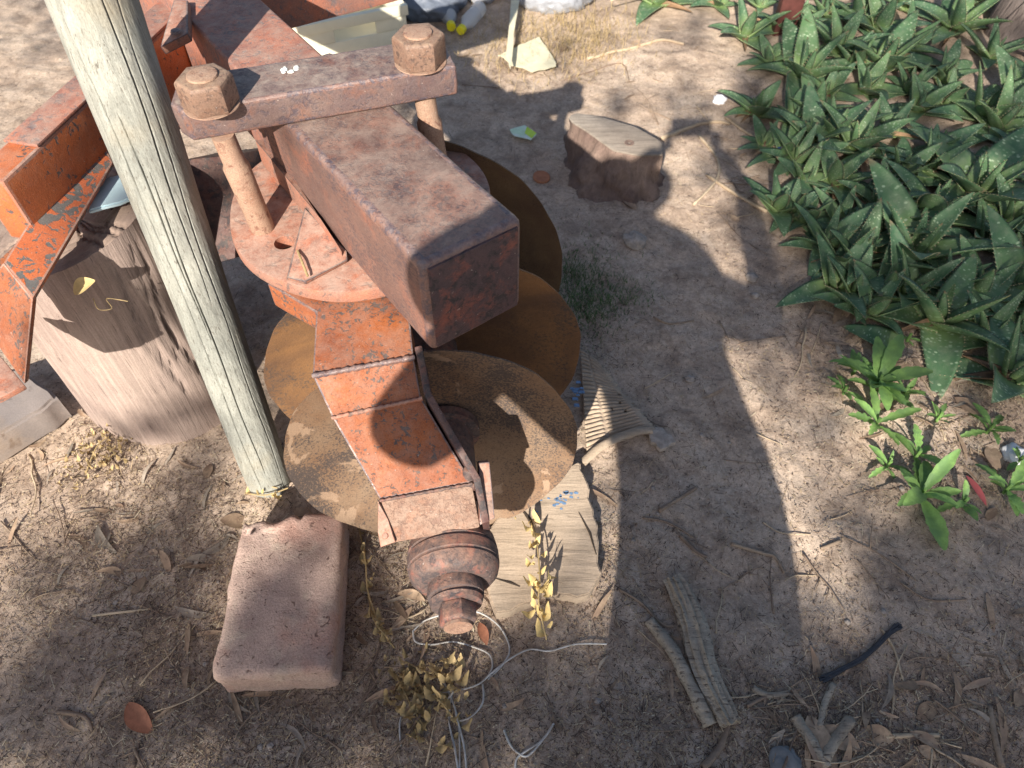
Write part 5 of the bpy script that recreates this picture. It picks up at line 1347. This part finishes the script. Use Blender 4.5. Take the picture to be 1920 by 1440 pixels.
# ------------------------------------------------------------------ the photographer, whose shadow falls across the scene
def person():
    root = thing('person', (0.15, -.62, 0), 'person leaning over to photograph the plough, seen only by the shadow on the ground', 'person')
    V = [((-.06, 0, .86), .24), ((-.15, .02, 1.06), .235), ((-.24, .06, 1.24), .235), ((-.36, .10, 1.40), .22), ((-.47, .12, 1.51), .15), ((-.48, .13, 1.58), .135), ((-.46, .13, 1.66), .11),
         ((-.16, 0, .78), .12), ((-.14, .02, .45), .10), ((-.14, -.02, .08), .06), ((-.14, .10, .03), .04),
         ((.06, 0, .78), .13), ((.06, .02, .45), .105), ((.08, -.02, .08), .06), ((.08, .10, .03), .04),
         ((-.57, .12, 1.46), .11), ((-.66, .16, 1.28), .085), ((-.42, .44, 1.46), .05), ((-.25, .53, 1.57), .03),
         ((-.12, .08, 1.36), .085), ((.10, .20, 1.22), .06), ((.04, .46, 1.46), .035), ((-.07, .53, 1.57), .03)]
    E_ = [(0, 1), (1, 2), (2, 3), (3, 4), (4, 5), (5, 6), (0, 7), (7, 8), (8, 9), (9, 10), (0, 11), (11, 12), (12, 13), (13, 14), (3, 15), (15, 16), (16, 17), (17, 18), (3, 19), (19, 20), (20, 21), (21, 22)]
    me = bpy.data.meshes.new('body'); me.from_pydata([v for v, r in V], E_, []); o = link('body', me, root)
    md = o.modifiers.new('s', 'SKIN'); sv = me.skin_vertices[0].data
    for i, (v, r) in enumerate(V): sv[i].radius = (r, r * (.72 if i in (0, 1, 2, 3) else 1))
    sv[0].use_root = True
    md2 = o.modifiers.new('u', 'SUBSURF'); md2.levels = md2.render_levels = 2
    me.materials.append(M['cloth'])
    dg = bpy.context.evaluated_depsgraph_get(); me2 = bpy.data.meshes.new_from_object(o.evaluated_get(dg)); o.modifiers.clear(); o.data = me2
    if not me2.materials: me2.materials.append(M['cloth'])
    lathe('hat', (-.33, -.49, 1.655), (-.25, 0, 1), [(0, .185), (.006, .185), (.010, .11), (.06, .105), (.10, .075), (.115, .0)], M['straw'], root, 40)
    # hands: five fingers each, closed round the phone edges
    for sx in (-1, 1):
        hc = Vector((-.14 + sx * .085 + .14 - .0, -.075, 1.585)) if False else Vector((sx * .085, -.075, 1.585))
        for k in range(5):
            a = hc + Vector((sx * .012, -.01 + 0, -.03 + k * .016)); 
            if k == 4: a = hc + Vector((0, -.03, .0))
            b_ = a + Vector((-sx * .008, .03, .004)); c_ = b_ + Vector((-sx * .022, .004, .003))
            tube('finger', [hc - Vector((0, .03, 0)), a, b_, c_], [.013, .009, .008, .006], M['skin'], root, 10)
    ph = thing('phone', (0, -.04, 1.60), 'black phone held in both hands at the viewpoint', 'phone')
    bm = bmesh.new(); bmesh.ops.create_cube(bm, size=1); bmesh.ops.scale(bm, vec=(.155, .074, .008), verts=bm.verts); bmesh.ops.bevel(bm, geom=bm.edges[:], offset=.0035, segments=2, affect='EDGES')
    o = link('case', from_bm('case', bm, M['phone']), ph); o.rotation_euler = (math.radians(90) - PITCH, 0, 0); o.location = tuple(-_F * .01 + Vector((0, 0.02, 0.0)))
person()

# ------------------------------------------------------------------ the shade tree behind the viewer
def shade_tree():
    D = 9.0
    spots = []  # (px, py, radius in m, leaves)
    def area(x0, y0, x1, y1, step, r, n, jit=25, keep=1.0):
        y = y0
        while y < y1:
            x = x0
            while x < x1:
                if random.random() < keep: spots.append((x + random.uniform(-jit, jit), y + random.uniform(-jit, jit), r, n))
                x += step
            y += step
    # aloe bed in deep shade
    area(1460, 60, 2000, 640, 62, .15, 24)
    area(230, 900, 420, 1250, 75, .08, 17, keep=.5)
    area(60, 1180, 400, 1440, 85, .09, 30, keep=.6)
    area(400, 1290, 1090, 1450, 75, .09, 40, keep=.7)
    area(640, 1020, 760, 1250, 70, .07, 18, keep=.5)
    area(1720, 970, 1960, 1440, 80, .10, 42, keep=.65)
    area(1180, 1300, 1640, 1460, 75, .10, 40, keep=.8)
    area(1400, 150, 1470, 330, 60, .10, 24)
    area(1560, 0, 1900, 60, 90, .10, 20, keep=.5)
    # mottling on the right and along the bottom
    for s in [(1500, 600, .10, 34), (1495, 700, .07, 30), (1520, 800, .06, 22), (1610, 985, .09, 34), (1670, 1000, .08, 30), (1640, 1150, .08, 26), (1590, 1190, .07, 20), (1780, 1010, .09, 38), (1860, 1040, .12, 50), (1760, 1110, .08, 26), (1850, 1130, .11, 44),
              (1900, 1200, .12, 44), (1800, 1210, .10, 32), (1740, 1280, .10, 34), (1830, 1300, .12, 42), (1900, 1380, .12, 42), (1680, 1350, .10, 36), (1600, 1400, .11, 36), (1540, 1330, .10, 34), (1450, 1390, .11, 40), (1370, 1400, .11, 34), (1300, 1400, .1, 30), (1780, 1400, .10, 36), (1800, 620, .1, 30), (1880, 720, .1, 36), (1840, 780, .08, 24),
              (1330, 320, .05, 16), (1325, 200, .05, 12), (1160, 195, .05, 20), (1270, 190, .06, 18), (1400, 420, .08, 26), (1440, 500, .07, 24), (1380, 590, .08, 18), (1290, 60, .10, 26), (1060, 95, .05, 12),
              (130, 1050, .08, 22), (60, 1130, .09, 26), (200, 1130, .07, 22), (110, 1250, .10, 34), (40, 1330, .09, 26), (230, 1290, .10, 34), (170, 1400, .10, 32), (330, 1390, .10, 32), (420, 1340, .09, 26), (500, 1400, .10, 32), (620, 1350, .09, 28), (720, 1400, .10, 30), (900, 1400, .08, 22), (820, 1300, .06, 14), (1000, 1330, .08, 18),
              (320, 1130, .08, 20), (330, 980, .08, 20), (250, 1030, .06, 14), (380, 1080, .07, 16), (680, 1080, .07, 18), (720, 1200, .06, 16), (1010, 1250, .07, 14), (300, 1200, .09, 22)]: spots.append(s)
    tgt = [P(x, y, 0) for x, y, r, n in spots]
    # soft patches on the objects themselves
    extra = [(P(255, 170, .8), .045, 18), (P(315, 370, .6), .05, 20), (P(345, 560, .4), .05, 20), (P(430, 790, .12), .05, 18), (P(300, 790, .08), .06, 22), (P(380, 760, .1), .05, 14), (P(520, 1130, .115), .06, 16), (P(450, 1180, .115), .06, 12), (P(520, 1240, .115), .04, 8), (P(600, 1010, .115), .03, 6),
             (P(590, 250, .78), .03, 4), (P(60, 60, 0), .25, 30), (P(120, 20, 0), .2, 22), (P(230, 800, .05), .05, 12), (P(20, 30, 0), .2, 16)]
    cl = [(t + SUN * D * random.uniform(.92, 1.08), r, int(n * .55 if n > 28 and r < .13 else n * .75)) for t, (x, y, r, n) in zip(tgt, spots)] + [(t + SUN * D, r, n) for t, r, n in extra]
    base = Vector((-3.9, -8.6, 0))
    root = thing('tree', base, 'leafy shade tree standing behind the viewer, known by its dappled shadow', 'tree')
    vs = []; fs = []
    for c, r, n in cl:
        for _ in range(n):
            p = c + Vector((random.gauss(0, r * .55), random.gauss(0, r * .55), random.gauss(0, r * .5))) - base
            u = Vector((random.gauss(0, 1), random.gauss(0, 1), random.gauss(0, 1))).normalized(); w = u.cross(Vector((random.gauss(0, 1), random.gauss(0, 1), random.gauss(0, 1)))).normalized()
            L = random.uniform(.08, .14); W_ = random.uniform(.028, .042); b = len(vs)
            vs += [p - u * L / 2, p - u * L * .1 + w * W_ / 2, p + u * L / 2, p - u * L * .1 - w * W_ / 2]; fs.append((b, b + 1, b + 2, b + 3))
    cr = link('crown', mesh('crown', vs, fs, M['tree_leaf']), root); cr['kind'] = 'stuff'
    top = Vector((-3.1, -8.1, 3.6))
    tube('trunk', smooth_path([base - Vector((0, 0, .1)), base.lerp(top, .4) + Vector((.1, 0, 0)), top], 6), [.22 * (1 - .045 * i) for i in range(13)], M['trunk'], root, 20, jit=.04)
    # limbs reach up above the leaf clumps so their thin shadows fall outside the picture
    cs = sorted([c for c, r, n in cl], key=lambda v: v.x)
    for i in range(6):
        c = cs[int(len(cs) * (i + .5) / 6)] + Vector((0, 0, .5 + .1 * i)); mid = top.lerp(c, .5) + Vector((0, 0, .6))
        tube('limb', smooth_path([top, mid, c], 5), [.012 - .0009 * j for j in range(11)], M['trunk'], root, 10)
shade_tree()
